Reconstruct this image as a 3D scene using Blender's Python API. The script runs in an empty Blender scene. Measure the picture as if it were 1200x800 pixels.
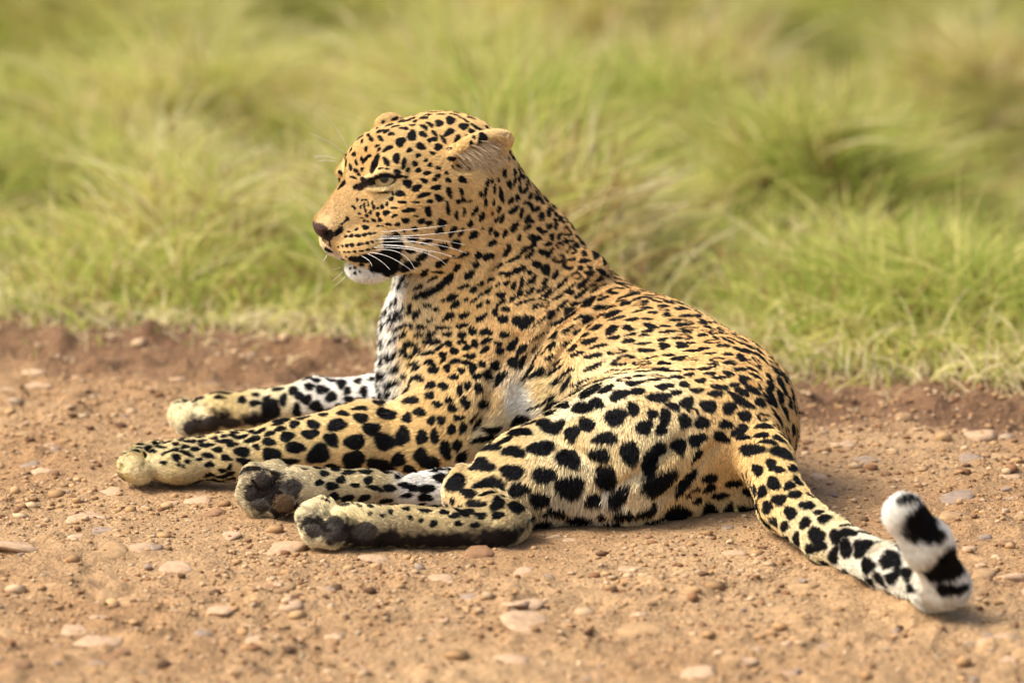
import bpy, math, random, time
_T0 = time.time()


def tick(w):
    print('TICK %-12s %.1f' % (w, time.time() - _T0))

import numpy as np
from mathutils import Vector
from mathutils.bvhtree import BVHTree

rng = np.random.default_rng(11)
random.seed(11)
R = math.radians
scene = bpy.context.scene

# ------------------------------------------------------------------ camera
PITCH = R(13.0)
FPX = 9800.0                      # focal length in photo pixels (1200 wide)
A0 = PITCH + math.atan(200 / FPX)
DIST = 14.0
CAM = np.array([0.0, -DIST * math.cos(A0), DIST * math.sin(A0)])
FWD = np.array([0, math.cos(PITCH), -math.sin(PITCH)])
UPV = np.array([0, math.sin(PITCH), math.cos(PITCH)])
S = 1 / 700.0                     # metres per photo pixel at the animal

cd = bpy.data.cameras.new('camera')
cam = bpy.data.objects.new('camera', cd)
scene.collection.objects.link(cam)
cam.location = CAM
cam.rotation_euler = (math.pi / 2 - PITCH, 0, 0)
cd.sensor_width = 36.0
cd.lens = FPX / 1200 * 36
cd.clip_start = 0.5
cd.clip_end = 2000
cd.dof.use_dof = True
cd.dof.focus_distance = 13.93
cd.dof.aperture_fstop = 2.3
scene.camera = cam

# ------------------------------------------------------------------ light
SUN_EL, SUN_AZ = R(52), R(262)    # azimuth the light comes from, clockwise from +Y
world = bpy.data.worlds.new('World')
scene.world = world
world.use_nodes = True
nt = world.node_tree
sky = nt.nodes.new('ShaderNodeTexSky')
sky.sky_type = 'NISHITA'
sky.sun_disc = False
sky.sun_elevation = SUN_EL
sky.sun_rotation = SUN_AZ
sky.dust_density = 5.0
sky.air_density = 0.8
sky.ozone_density = 0.6
bg = nt.nodes['Background']
nt.links.new(sky.outputs[0], bg.inputs[0])
bg.inputs[1].default_value = 0.15
sd = bpy.data.lights.new('sun', 'SUN')
sun = bpy.data.objects.new('sun', sd)
scene.collection.objects.link(sun)
sd.energy = 2.0
sd.angle = R(28)
sd.color = (1.0, 0.96, 0.90)
ldir = Vector((-math.sin(SUN_AZ) * math.cos(SUN_EL), -math.cos(SUN_AZ) * math.cos(SUN_EL), -math.sin(SUN_EL)))
sun.rotation_euler = ldir.to_track_quat('-Z', 'Y').to_euler()
sun.location = (0, 0, 20)
scene.view_settings.view_transform = 'Standard'
scene.view_settings.look = 'None'
scene.view_settings.gamma = 1.0
scene.view_settings.use_curve_mapping = False
scene.view_settings.exposure = 0.95
scene.render.engine = 'CYCLES'
scene.cycles_curves.shape = 'THICK'

# ------------------------------------------------------------------ helpers
COL = scene.collection


def ray(px, py):
    d = FWD + UPV * (400 - py) / FPX + np.array([1.0, 0, 0]) * (px - 600) / FPX
    return d / np.linalg.norm(d)


def at(px, py, Y):
    d = ray(px, py)
    return CAM + d * ((Y - CAM[1]) / d[1])


def ground_at(px, py, z=0.0):
    d = ray(px, py)
    return CAM + d * ((z - CAM[2]) / d[2])


def lin(c):
    c = np.asarray(c, float) / 255.0
    return np.where(c <= 0.04045, c / 12.92, ((c + 0.055) / 1.055) ** 2.4)


def tag(o, label=None, cat=None, group=None, kind=None):
    if label: o['label'] = label
    if cat: o['category'] = cat
    if group: o['group'] = group
    if kind: o['kind'] = kind
    return o


def mesh_obj(name, V, F, mat=None, parent=None, smooth=True, colors=None):
    V = np.asarray(V, np.float32)
    F = np.asarray(F, np.int32)
    me = bpy.data.meshes.new(name)
    n = F.shape[1]
    me.vertices.add(len(V)); me.vertices.foreach_set('co', V.ravel())
    me.loops.add(F.size); me.loops.foreach_set('vertex_index', F.ravel())
    me.polygons.add(len(F))
    me.polygons.foreach_set('loop_start', np.arange(0, F.size, n, dtype=np.int32))
    me.polygons.foreach_set('loop_total', np.full(len(F), n, np.int32))
    me.polygons.foreach_set('use_smooth', np.full(len(F), smooth))
    me.update(calc_edges=True)
    if colors is not None:
        for k, c in colors.items():
            c = np.asarray(c, np.float32)
            at_ = me.attributes.new(k, 'FLOAT_COLOR', 'POINT')
            at_.data.foreach_set('color', np.c_[c, np.ones(len(c), np.float32)].astype(np.float32).ravel())
    o = bpy.data.objects.new(name, me)
    COL.objects.link(o)
    if mat: me.materials.append(mat)
    if parent: o.parent = parent
    return o


def hair_obj(name, P, rad, colors, mat, parent=None):
    """P: (n,k,3) points, rad: (n,k), colors (n,3)"""
    n, k, _ = P.shape
    hc = bpy.data.hair_curves.new(name)
    hc.add_curves([k] * n)
    hc.attributes['position'].data.foreach_set('vector', P.astype(np.float32).ravel())
    ra = hc.attributes.get('radius') or hc.attributes.new('radius', 'FLOAT', 'POINT')
    ra.data.foreach_set('value', rad.astype(np.float32).ravel())
    ca = hc.attributes.new('tint', 'FLOAT_COLOR', 'CURVE')
    ca.data.foreach_set('color', np.c_[colors, np.ones(n)].astype(np.float32).ravel())
    hc.materials.append(mat)
    o = bpy.data.objects.new(name, hc)
    COL.objects.link(o)
    if parent: o.parent = parent
    return o


# value noise ----------------------------------------------------------
def _hash(ix, iy, iz, seed):
    h = (ix.astype(np.int64) * 374761393 + iy.astype(np.int64) * 668265263 + iz.astype(np.int64) * 2147483647 + seed * 1274126177) & 0xFFFFFFFF
    h = ((h ^ (h >> 13)) * 1274126177) & 0xFFFFFFFF
    h = (h ^ (h >> 16)) & 0xFFFF
    return h / 65535.0 * 2 - 1


def vnoise(P, scale, seed=0):
    P = np.asarray(P, float) * scale
    i = np.floor(P); f = P - i; f = f * f * (3 - 2 * f)
    i = i.astype(np.int64)
    if P.shape[1] == 2:
        z = np.zeros(len(P), np.int64)
        a = _hash(i[:, 0], i[:, 1], z, seed); b = _hash(i[:, 0] + 1, i[:, 1], z, seed)
        c = _hash(i[:, 0], i[:, 1] + 1, z, seed); d = _hash(i[:, 0] + 1, i[:, 1] + 1, z, seed)
        x = a + (b - a) * f[:, 0]; y = c + (d - c) * f[:, 0]
        return x + (y - x) * f[:, 1]
    out = 0
    for dz in (0, 1):
        wz = f[:, 2] if dz else 1 - f[:, 2]
        a = _hash(i[:, 0], i[:, 1], i[:, 2] + dz, seed); b = _hash(i[:, 0] + 1, i[:, 1], i[:, 2] + dz, seed)
        c = _hash(i[:, 0], i[:, 1] + 1, i[:, 2] + dz, seed); d = _hash(i[:, 0] + 1, i[:, 1] + 1, i[:, 2] + dz, seed)
        x = a + (b - a) * f[:, 0]; y = c + (d - c) * f[:, 0]
        out = out + wz * (x + (y - x) * f[:, 1])
    return out


def fbm(P, scale, octaves=4, seed=0, gain=0.5):
    s, a, o = 0, 1.0, scale
    for k in range(octaves):
        s = s + a * vnoise(P, o, seed + k * 17)
        a *= gain; o *= 2.03
    return s


def sstep(x, a, b):
    t = np.clip((x - a) / (b - a), 0, 1)
    return t * t * (3 - 2 * t)


# materials ------------------------------------------------------------
def new_mat(name):
    m = bpy.data.materials.new(name)
    m.use_nodes = True
    return m, m.node_tree, m.node_tree.nodes['Principled BSDF']


def attr_mat(name, attr, rough=0.7, spec=0.25, noise=None, bump=None, translucent=0.0):
    m, t, b = new_mat(name)
    a = t.nodes.new('ShaderNodeAttribute'); a.attribute_name = attr
    col = a.outputs['Color']
    if noise:
        tc = t.nodes.new('ShaderNodeTexCoord')
        nz = t.nodes.new('ShaderNodeTexNoise'); nz.inputs['Scale'].default_value = noise[0]; nz.inputs['Detail'].default_value = 6
        t.links.new(tc.outputs['Object'], nz.inputs['Vector'])
        mr = t.nodes.new('ShaderNodeMapRange')
        mr.inputs[1].default_value = 0.3; mr.inputs[2].default_value = 0.7
        mr.inputs[3].default_value = 1 - noise[1]; mr.inputs[4].default_value = 1 + noise[1]
        t.links.new(nz.outputs['Fac'], mr.inputs[0])
        mx = t.nodes.new('ShaderNodeVectorMath'); mx.operation = 'SCALE'
        t.links.new(col, mx.inputs[0]); t.links.new(mr.outputs[0], mx.inputs['Scale'])
        col = mx.outputs[0]
        if bump:
            bp = t.nodes.new('ShaderNodeBump'); bp.inputs['Strength'].default_value = bump[1]; bp.inputs['Distance'].default_value = 0.004
            n2 = t.nodes.new('ShaderNodeTexNoise'); n2.inputs['Scale'].default_value = bump[0]; n2.inputs['Detail'].default_value = 5
            t.links.new(tc.outputs['Object'], n2.inputs['Vector'])
            t.links.new(n2.outputs['Fac'], bp.inputs['Height'])
            n3 = t.nodes.new('ShaderNodeTexNoise'); n3.inputs['Scale'].default_value = bump[0] * .27; n3.inputs['Detail'].default_value = 4
            t.links.new(tc.outputs['Object'], n3.inputs['Vector'])
            b3 = t.nodes.new('ShaderNodeBump'); b3.inputs['Strength'].default_value = bump[1]; b3.inputs['Distance'].default_value = 0.009
            t.links.new(n3.outputs['Fac'], b3.inputs['Height']); t.links.new(bp.outputs[0], b3.inputs['Normal']); t.links.new(b3.outputs[0], b.inputs['Normal'])
    t.links.new(col, b.inputs['Base Color'])
    b.inputs['Roughness'].default_value = rough
    b.inputs['Specular IOR Level'].default_value = spec
    if translucent:
        tr = t.nodes.new('ShaderNodeBsdfTranslucent'); t.links.new(col, tr.inputs[0])
        mix = t.nodes.new('ShaderNodeMixShader'); mix.inputs[0].default_value = translucent
        t.links.new(b.outputs[0], mix.inputs[1]); t.links.new(tr.outputs[0], mix.inputs[2])
        t.links.new(mix.outputs[0], t.nodes['Material Output'].inputs[0])
    return m


def plain_mat(name, rgb, rough=0.5, spec=0.5, noise=None):
    m, t, b = new_mat(name)
    b.inputs['Roughness'].default_value = rough
    b.inputs['Specular IOR Level'].default_value = spec
    tc = t.nodes.new('ShaderNodeTexCoord')
    nz = t.nodes.new('ShaderNodeTexNoise'); nz.inputs['Scale'].default_value = noise or 60.0
    t.links.new(tc.outputs['Object'], nz.inputs['Vector'])
    cr = t.nodes.new('ShaderNodeValToRGB')
    c = lin(rgb)
    cr.color_ramp.elements[0].color = (*(c * 0.8), 1); cr.color_ramp.elements[1].color = (*np.minimum(c * 1.2, 1), 1)
    cr.color_ramp.elements[0].position = 0.3; cr.color_ramp.elements[1].position = 0.7
    t.links.new(nz.outputs['Fac'], cr.inputs[0]); t.links.new(cr.outputs[0], b.inputs['Base Color'])
    return m


# ------------------------------------------------------------------ terrain
def edge(x, y):
    """metres beyond the edge of the road (positive in the grass)"""
    return (y - (1.16 - 0.315 * x)) / 1.048


def terrain(x, y):
    P = np.c_[x, y]
    e = edge(x, y) + 0.05 * vnoise(P, 3.0, 5)
    road = 0.012 * fbm(P, 1.6, 3, 1) + 0.007 * fbm(P, 8, 3, 2) + 0.014 * np.maximum(fbm(P, 17, 3, 4) - .10, 0) + 0.0055 * fbm(P, 44, 2, 3)
    under = np.exp(-((x / 0.75) ** 4 + ((y - 0.1) / 0.55) ** 4))
    road = road * (1 - 0.75 * under)
    strip = -0.012 + 0.018 * fbm(P, 5, 4, 7) + 0.028 * np.maximum(fbm(P, 12, 3, 8), 0) + 0.006 * fbm(P, 40, 2, 9)
    grass = 0.0 - 0.10 * np.maximum(e, 0) + (0.15 * fbm(P, 0.9, 3, 21) + 0.15 * fbm(P, 2.9, 2, 151)) * sstep(e, 0.1, 1.2)
    grass = np.where(e > 14, grass * 0 - 1.40 + 0.1 * fbm(P, 0.2, 3, 21) * 0, grass)
    w1 = sstep(e, -0.42, -0.27)
    w2 = sstep(e, -0.06, 0.10)
    h = road * (1 - w1) + strip * w1
    return h * (1 - w2) + grass * w2


def grid_mesh(xs, ys):
    X, Y = np.meshgrid(xs, ys, indexing='ij')
    V = np.c_[X.ravel(), Y.ravel(), terrain(X.ravel(), Y.ravel())]
    nx, ny = X.shape
    I = np.arange(nx * ny).reshape(nx, ny)
    F = np.stack([I[:-1, :-1], I[1:, :-1], I[1:, 1:], I[:-1, 1:]], -1).reshape(-1, 4)
    return V, F


def spaced(fine_lo, fine_hi, step, outer):
    c = list(np.arange(fine_lo, fine_hi, step))
    s = step; v = c[-1]; hi = []
    while v < outer:
        s *= 1.25; v += s; hi.append(v)
    s = step; v = c[0]; lo = []
    while v > -outer:
        s *= 1.25; v -= s; lo.append(v)
    return np.array(lo[::-1] + c + hi)


V, F = grid_mesh(spaced(-1.35, 1.35, 0.0085, 500), spaced(-1.9, 1.7, 0.0095, 500))
e = edge(V[:, 0], V[:, 1]) + 0.05 * vnoise(V[:, :2], 3.0, 5) + 0.03 * fbm(V[:, :2], 14, 2, 6)
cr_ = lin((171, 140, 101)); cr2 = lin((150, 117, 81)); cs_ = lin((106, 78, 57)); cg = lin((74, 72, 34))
n1 = (0.5 + 0.5 * np.clip(fbm(V[:, :2], 3.0, 4, 31), -1, 1))[:, None]
c = cr_ * n1 + cr2 * (1 - n1)
c = c * (1 + 0.16 * np.clip(fbm(V[:, :2], 60, 3, 33), -1, 1))[:, None]
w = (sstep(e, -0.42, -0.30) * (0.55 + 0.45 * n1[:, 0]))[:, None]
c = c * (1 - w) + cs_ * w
w = sstep(e, -0.02, 0.10)[:, None]
c = c * (1 - w) + cg * w
m_dirt = attr_mat('dirt', 'tint', 0.95, 0.1, noise=(190, 0.30), bump=(380, 0.9))
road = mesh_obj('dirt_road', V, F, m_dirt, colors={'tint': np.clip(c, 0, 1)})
tag(road, 'tan dirt road with stones and rough brown edge', 'road', kind='structure')

tick('terrain')
# ------------------------------------------------------------------ leopard: signed distance body
OPS = []


class Cone:
    def __init__(s, a, b, ra, rb, k, op='u', sq=None):
        s.a, s.b, s.ra, s.rb, s.k, s.op = np.array(a), np.array(b), ra, rb, k, op
        m = max(ra, rb) + k + 0.03
        s.lo = np.minimum(s.a, s.b) - m; s.hi = np.maximum(s.a, s.b) + m

    def __call__(s, P):
        ba = s.b - s.a
        t = np.clip(((P - s.a) @ ba) / max(ba @ ba, 1e-9), 0, 1)
        d = P - s.a - t[..., None] * ba
        return np.sqrt((d * d).sum(-1)) - (s.ra + (s.rb - s.ra) * t)


class Ell:
    def __init__(s, c, axes, r, k, op='u'):
        s.c = np.array(c); s.M = np.array(axes, float); s.r = np.array(r, float); s.k = k; s.op = op
        m = s.r.max() + k + 0.03
        s.lo = s.c - m; s.hi = s.c + m

    def __call__(s, P):
        q = (P - s.c) @ s.M.T
        k0 = np.sqrt(((q / s.r) ** 2).sum(-1)); k1 = np.sqrt(((q / s.r ** 2) ** 2).sum(-1))
        return k0 * (k0 - 1) / np.maximum(k1, 1e-9)


def combine(d0, d, prim):
    k = prim.k
    if prim.op == 'u':
        h = np.maximum(k - np.abs(d0 - d), 0)
        return np.minimum(d0, d) - h * h / (4 * k)
    h = np.maximum(k - np.abs(d0 + d), 0)
    return np.maximum(d0, -d) + h * h / (4 * k)


def chain(pts, k, k2=None):
    """pts: (px,py,Y,r px)"""
    for i in range(len(pts) - 1):
        a, b = pts[i], pts[i + 1]
        OPS.append(Cone(at(*a[:3]), at(*b[:3]), a[3] * S, b[3] * S, (k if i == 0 else (k2 or 0.03))))


I3 = np.eye(3)


def ball(px, py, Y, r, k=6, scale=(1, 1, 1), op='u', axes=None):
    OPS.append(Ell(at(px, py, Y), I3 if axes is None else axes, np.array(scale) * r * S, k * S, op))


# torso, from the hips forward
chain([(832, 491, .13, 103), (745, 456, .22, 97), (650, 440, .31, 97), (575, 440, .35, 104)], 0.02, 0.10)
# neck and nape
chain([(570, 440, .35, 98), (568, 340, .34, 97), (548, 262, .32, 70)], 0.06, 0.06)
chain([(566, 232, .32, 44), (624, 296, .34, 46), (678, 356, .33, 43), (755, 425, .25, 50)], 0.05, 0.05)
ball(684, 324, .285, 27, 10, (1.15, 1, 1.15))                                  # scapula
# chest front
chain([(500, 390, .36, 50), (492, 455, .36, 48)], 0.05)
# near shoulder and upper arm
chain([(606, 395, .25, 60), (545, 470, .205, 64), (512, 515, .195, 50)], 0.02, 0.05)
# near forearm and paw
chain([(512, 515, .20, 45), (425, 512, .19, 40), (335, 524, .182, 30), (268, 534, .178, 26), (215, 540, .178, 26)], 0.03, 0.02)
ball(203, 542, .178, 26, 8, (1.25, 1.0, .92)); ball(208, 548, .150, 21, 8, (1.5, .75, .82))
for (a_, b_, c_, r_) in ((167, 537, .215, 18), (158, 542, .190, 17), (155, 547, .166, 17), (164, 551, .146, 16), (184, 534, .23, 18)):
    ball(a_, b_, c_, r_, 7, (1.05, .9, 1))
# far foreleg
chain([(500, 470, .42, 40), (440, 466, .45, 25), (370, 465, .48, 21), (300, 480, .50, 21), (262, 484, .50, 25)], 0.03, 0.02)
ball(250, 485, .50, 25, 8, (1.3, 1, .95))
for (a_, b_, c_, r_) in ((214, 487, .51, 17), (222, 496, .47, 17), (244, 492, .462, 14), (215, 482, .545, 16)):
    ball(a_, b_, c_, r_, 9)
# near hind leg
chain([(834, 503, .085, 98), (730, 532, -.015, 84), (628, 560, -.05, 55), (560, 574, -.065, 37)], 0.022, 0.05)
chain([(548, 580, -.075, 29), (596, 612, -.20, 22), (585, 618, -.225, 23)], 0.015, 0.02)
chain([(583, 619, -.225, 23), (480, 617, -.23, 22), (410, 615, -.235, 25)], 0.015, 0.015)
for (a_, b_, c_, r_) in ((366, 606, -.235, 19), (372, 622, -.25, 18), (390, 626, -.262, 16), (378, 600, -.21, 18)):
    ball(a_, b_, c_, r_, 9)
ball(428, 624, -.262, 15, 3, (1.25, .40, 1)); ball(393, 613, -.268, 11, 2, (1.1, .40, 1)); ball(367, 623, -.27, 10, 2, (1.2, .40, .9)); ball(390, 630, -.275, 8, 2, (1.2, .40, .8))
# far hind leg
chain([(640, 560, .06, 40), (520, 572, .01, 19), (430, 572, -.02, 19), (350, 573, -.035, 27)], 0.015, 0.02)
for (a_, b_, c_, r_) in ((300, 560, -.03, 18), (294, 578, -.035, 17), (302, 592, -.045, 15), (322, 556, -.02, 17), (325, 592, -.055, 15)):
    ball(a_, b_, c_, r_, 9)
ball(318, 577, -.038, 22, 6); ball(341, 570, -.065, 15, 3, (1.1, .40, .9)); ball(308, 562, -.062, 12, 2, (1, .40, .9)); ball(294, 578, -.062, 10, 2, (.9, .40, 1)); ball(306, 592, -.068, 10, 2, (1.1, .40, .8)); ball(330, 588, -.075, 14, 3, (1.2, .40, 1))
# buttock under the tail
ball(850, 575, .02, 42, 18, (1.0, .9, .9)); ball(770, 585, -.03, 36, 15, (1.6, 1, .9))
# tail
chain([(868, 494, .04, 28), (896, 537, -.06, 30), (920, 592, -.18, 28), (972, 633, -.34, 25), (1040, 664, -.53, 22.5), (1092, 690, -.665, 21)], 0.03, 0.02)
chain([(1092, 690, -.665, 21), (1111, 687, -.69, 20.5), (1088, 640, -.71, 23), (1061, 604, -.72, 21)], 0.012, 0.02)

# head in its own frame: f forward, n towards the near side, z up (photo pixels)
HA = R(30)
HO = at(510, 235, .29)
HF = np.array([-math.cos(HA), -math.sin(HA), 0]); HN = np.array([math.sin(HA), -math.cos(HA), 0]); HZ = np.array([0, 0, 1.0])
HM = np.array([HF, HN, HZ])


def hp(f, n, z):
    return HO + (HF * f + HN * n + HZ * z) * S


def hell(f, n, z, rf, rn, rz, k=8, op='u', tilt=0.0, yaw=0.0):
    ct, st = math.cos(R(tilt)), math.sin(R(tilt)); cy, sy = math.cos(R(yaw)), math.sin(R(yaw))
    M = HM
    if tilt: M = np.array([ct * HF + st * HZ, HN, -st * HF + ct * HZ])
    if yaw: M = np.array([cy * M[0] + sy * M[1], -sy * M[0] + cy * M[1], M[2]])
    OPS.append(Ell(hp(f, n, z), M, np.array((rf, rn, rz)) * S, k * S, op))


def hcone(a, b, ra, rb, k=8, op='u'):
    OPS.append(Cone(hp(*a), hp(*b), ra * S, rb * S, k * S, op))


hell(-2, 0, 38, 90, 70, 67, 30)
hell(68, 0, 48, 46, 48, 44, 25)
hcone((-20, 0, 15), (-72, 0, -40), 60, 58, 36)               # to the neck
for s in (1, -1):
    hell(81, 37 * s * (1 if s > 0 else .70), 55, 25, 17, 13, 12, tilt=-15)           # brow ridge
    hell(48, 44 * s, 8, 48, 32, 40, 20)                      # cheek bone
    hell(22, 44 * s, -30, 46, 32, 40, 24)                    # jaw muscle
    hcone((82, 12 * s, -66), (15, 42 * s, -50), 14, 22, 14)  # lower jaw
hcone((86, 0, 34), (134, 0, -9), 28, 20, 18)                 # bridge
hcone((92, 0, -10), (124, 0, -22), 40, 25, 18)               # muzzle core
for s in (1, -1):
    hell(104, 23 * s, -38, 37, 27, 26, 9, tilt=4)            # whisker pads
hell(89, 0, -72, 29, 26, 17, 6)                              # chin
hell(147, 0, -14, 15, 21, 15, 5)                             # nose
hell(150, 0, -33, 2.5, 2.0, 16, 4, 's')                      # philtrum
for s in (1, -1):
    hell(157, 14 * s, -21, 9, 4, 4, 3, 's', yaw=35 * s)      # nostril
    hcone((128, 26 * s, -62), (70, 50 * s, -58), 3.0, 4.0, 5, 's')   # mouth line
    fs = 1 if s > 0 else .68
    hell(97, 45 * s * fs, 42, 20, 12, 9, 4, 's', tilt=-8, yaw=26 * s)    # eye socket
    hcone((118, 33 * s * fs, 41), (100, 47 * s * fs, 53), 4.5, 5.5, 4); hcone((100, 47 * s * fs, 53), (76, 56 * s * fs, 49), 5.5, 4, 3)      # upper lid
    hcone((114, 36 * s * fs, 32), (96, 48 * s * fs, 32), 3.2, 3.5, 4); hcone((96, 48 * s * fs, 32), (78, 55 * s * fs, 42), 3.5, 3.2, 3)      # lower lid
# ears: a thin cup each, laid back
EA = []
for s in (1, -1):
    if s > 0:
        base, d = np.array((-6, 62, 66.0)), np.array((-.877, .371, .34)); out = np.array((0.30, 1.0, -0.55)); c_ = 17; sz = (43, 12, 24)
    else:
        base, d = np.array((30, -48, 68.0)), np.array((-.1, -.35, .93)); out = np.array((.35, -.9, .1)); c_ = 10; sz = (21, 12, 33)
    d = d / np.linalg.norm(d)
    out -= d * (out @ d); out /= np.linalg.norm(out)
    w_ = np.cross(d, out)
    M = np.array([d, out, w_]) @ HM
    c_ = base + d * c_
    EA.append((hp(*c_), M, s))
    OPS.append(Ell(hp(*c_), M, np.array(sz) * S, 6 * S))
    OPS.append(Ell(hp(*(c_ + out * 13 + d * 1)), M, (np.array(sz) + np.array((-5, 1.0, -4.5))) * S, 3 * S, 's'))


def sdf(P):
    d = np.full(len(P), 0.3)
    for o in OPS:
        m = np.nonzero(((P > o.lo) & (P < o.hi)).all(1))[0]
        if len(m): d[m] = combine(d[m], o(P[m]), o)
    g = -(P[:, 2] + 0.012)
    h = np.maximum(0.012 - np.abs(d - g), 0)
    return np.maximum(d, g) + h * h / 0.048


def sgrad(P, hstep=0.0015):
    K = np.array([[1, -1, -1], [-1, -1, 1], [-1, 1, -1], [1, 1, 1]], float)
    g = 0
    for kk in K: g = g + kk * sdf(P + kk * hstep)[:, None]
    n = np.linalg.norm(g, axis=1, keepdims=True)
    return g / np.maximum(n, 1e-9), n[:, 0] / (4 * hstep)


def surf(px, py):
    d = ray(px, py); t = 12.6
    for _ in range(60):
        v = sdf((CAM + d * t)[None])[0]
        t += np.clip(v * .8, -.02, .08)
        if abs(v) < .0004: return CAM + d * t
    return None


def groove(pts, r, k):
    q = [surf(*p) for p in pts]
    for a, b in zip(q[:-1], q[1:]):
        if a is None or b is None or np.linalg.norm(a - b) > .25: continue
        OPS.append(Cone(a, b, r * S, r * S, k * S, 's'))


for g_ in (([(604, 398), (578, 445), (560, 500), (548, 546)], 5.5, 14), ([(700, 580), (752, 552), (800, 512)], 5, 12), ([(770, 586), (815, 548), (840, 520)], 4.5, 10), ([(700, 338), (655, 372), (618, 425)], 4, 14), ([(716, 352), (672, 392), (640, 440)], 3.5, 12),
           ([(173, 526), (169, 545), (176, 563)], 2.6, 5), ([(152, 528), (143, 548)], 2, 4), ([(374, 596), (366, 606)], 2.2, 5), ([(520, 548), (470, 555)], 4, 10), ([(575, 255), (590, 300), (570, 340)], 4, 14), ([(655, 512), (700, 545), (730, 590)], 3.5, 14)):
    groove(*g_)


def polygonize(h):
    lo = np.min([o.lo for o in OPS if o.op == 'u'], 0) - 0.02; hi = np.max([o.hi for o in OPS if o.op == 'u'], 0) + 0.02
    lo[2] = max(lo[2], -0.04)
    n = np.ceil((hi - lo) / h).astype(int)
    ax = [lo[i] + np.arange(n[i]) * h for i in range(3)]
    D = np.full(n, 0.3, np.float32)
    for o in OPS:
        sl = []
        for i in range(3):
            a = np.searchsorted(ax[i], o.lo[i]); b = np.searchsorted(ax[i], o.hi[i]); sl.append(slice(a, b))
        G = np.stack(np.meshgrid(*[ax[i][sl[i]] for i in range(3)], indexing='ij'), -1)
        if G.size: D[tuple(sl)] = combine(D[tuple(sl)], o(G), o)
    g = -(ax[2] + 0.012)[None, None, :]
    hh = np.maximum(0.012 - np.abs(D - g), 0)
    D = np.maximum(D, g) + hh * hh / 0.048
    ins = D < 0
    cs = [ins[i:n[0] - 1 + i, j:n[1] - 1 + j, k:n[2] - 1 + k] for i in (0, 1) for j in (0, 1) for k in (0, 1)]
    cnt = np.sum(cs, 0)
    act = (cnt > 0) & (cnt < 8)
    ii, jj, kk = np.nonzero(act)
    idx = np.full(act.shape, -1, np.int64); idx[ii, jj, kk] = np.arange(len(ii))
    acc = np.zeros((len(ii), 3)); num = np.zeros(len(ii))
    corners = [(i, j, k) for i in (0, 1) for j in (0, 1) for k in (0, 1)]
    for a in range(8):
        for b in range(a + 1, 8):
            ca, cb = np.array(corners[a]), np.array(corners[b])
            if np.abs(ca - cb).sum() != 1: continue
            va = D[ii + ca[0], jj + ca[1], kk + ca[2]]; vb = D[ii + cb[0], jj + cb[1], kk + cb[2]]
            m = (va < 0) != (vb < 0)
            t = np.where(m, va / np.where(m, va - vb, 1), 0)
            acc += m[:, None] * (ca + t[:, None] * (cb - ca)); num += m
    V = lo + (np.c_[ii, jj, kk] + acc / num[:, None]) * h
    quads = []
    for axis in range(3):
        sh = [slice(None)] * 3; sh2 = [slice(None)] * 3
        sh[axis] = slice(0, n[axis] - 1); sh2[axis] = slice(1, n[axis])
        cross = ins[tuple(sh)] != ins[tuple(sh2)]
        p = np.array(np.nonzero(cross)).T
        u, v = (axis + 1) % 3, (axis + 2) % 3
        p = p[(p[:, u] > 0) & (p[:, v] > 0) & (p[:, u] < n[u] - 1) & (p[:, v] < n[v] - 1)]
        flip = ~ins[p[:, 0], p[:, 1], p[:, 2]]
        q = []
        for du, dv in ((1, 1), (0, 1), (0, 0), (1, 0)):
            c = p.copy(); c[:, u] -= du; c[:, v] -= dv
            q.append(idx[c[:, 0], c[:, 1], c[:, 2]])
        q = np.array(q).T
        q[flip] = q[flip][:, ::-1]
        quads.append(q)
    Q = np.concatenate(quads)
    Q = Q[(Q >= 0).all(1)]
    return V, Q


def project(V, it=2):
    for _ in range(it):
        d = sdf(V); n, gm = sgrad(V)
        step = np.clip(d / np.maximum(gm, 0.4), -0.003, 0.003)
        V = V - n * step[:, None]
    return V


def subdivide(V, Q):
    E = np.concatenate([Q[:, [0, 1]], Q[:, [1, 2]], Q[:, [2, 3]], Q[:, [3, 0]]])
    E.sort(axis=1)
    key = E[:, 0] * len(V) + E[:, 1]
    uk, inv = np.unique(key, return_inverse=True)
    ev = np.c_[uk // len(V), uk % len(V)]
    mid = V[ev].mean(1); cen = V[Q].mean(1)
    n0, n1 = len(V), len(V) + len(mid)
    e4 = inv.reshape(4, -1).T + n0
    ci = np.arange(len(Q)) + n1
    F = np.concatenate([np.c_[Q[:, i], e4[:, i], ci, e4[:, (i + 3) % 4]] for i in range(4)])
    return np.concatenate([V, mid, cen]), F


BV, BQ = polygonize(0.0055)
BV = project(BV, 1)
tick('poly')
bvh = BVHTree.FromPolygons([tuple(v) for v in BV], [tuple(q) for q in BQ.tolist()])
BV, BQ = subdivide(BV, BQ)
BV = project(BV, 1)
BN, _ = sgrad(BV)


tick('subdiv')
def cast(px, py):
    d = ray(px, py)
    hit, nrm, _, _ = bvh.ray_cast(Vector(CAM), Vector(d))
    if hit is None: return None
    nrm = np.array(nrm)
    if nrm @ d > 0: nrm = -nrm
    return np.array(hit), nrm, d


RIGHT = np.array([1.0, 0, 0])


def screen_vec(vx, vy, n, d):
    """surface vector that projects on the picture vector (vx right, vy down)"""
    s = RIGHT * vx - UPV * vy
    nv = n @ d
    if abs(nv) < 0.38: nv = -0.38
    return s - d * (n @ s) / nv


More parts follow.
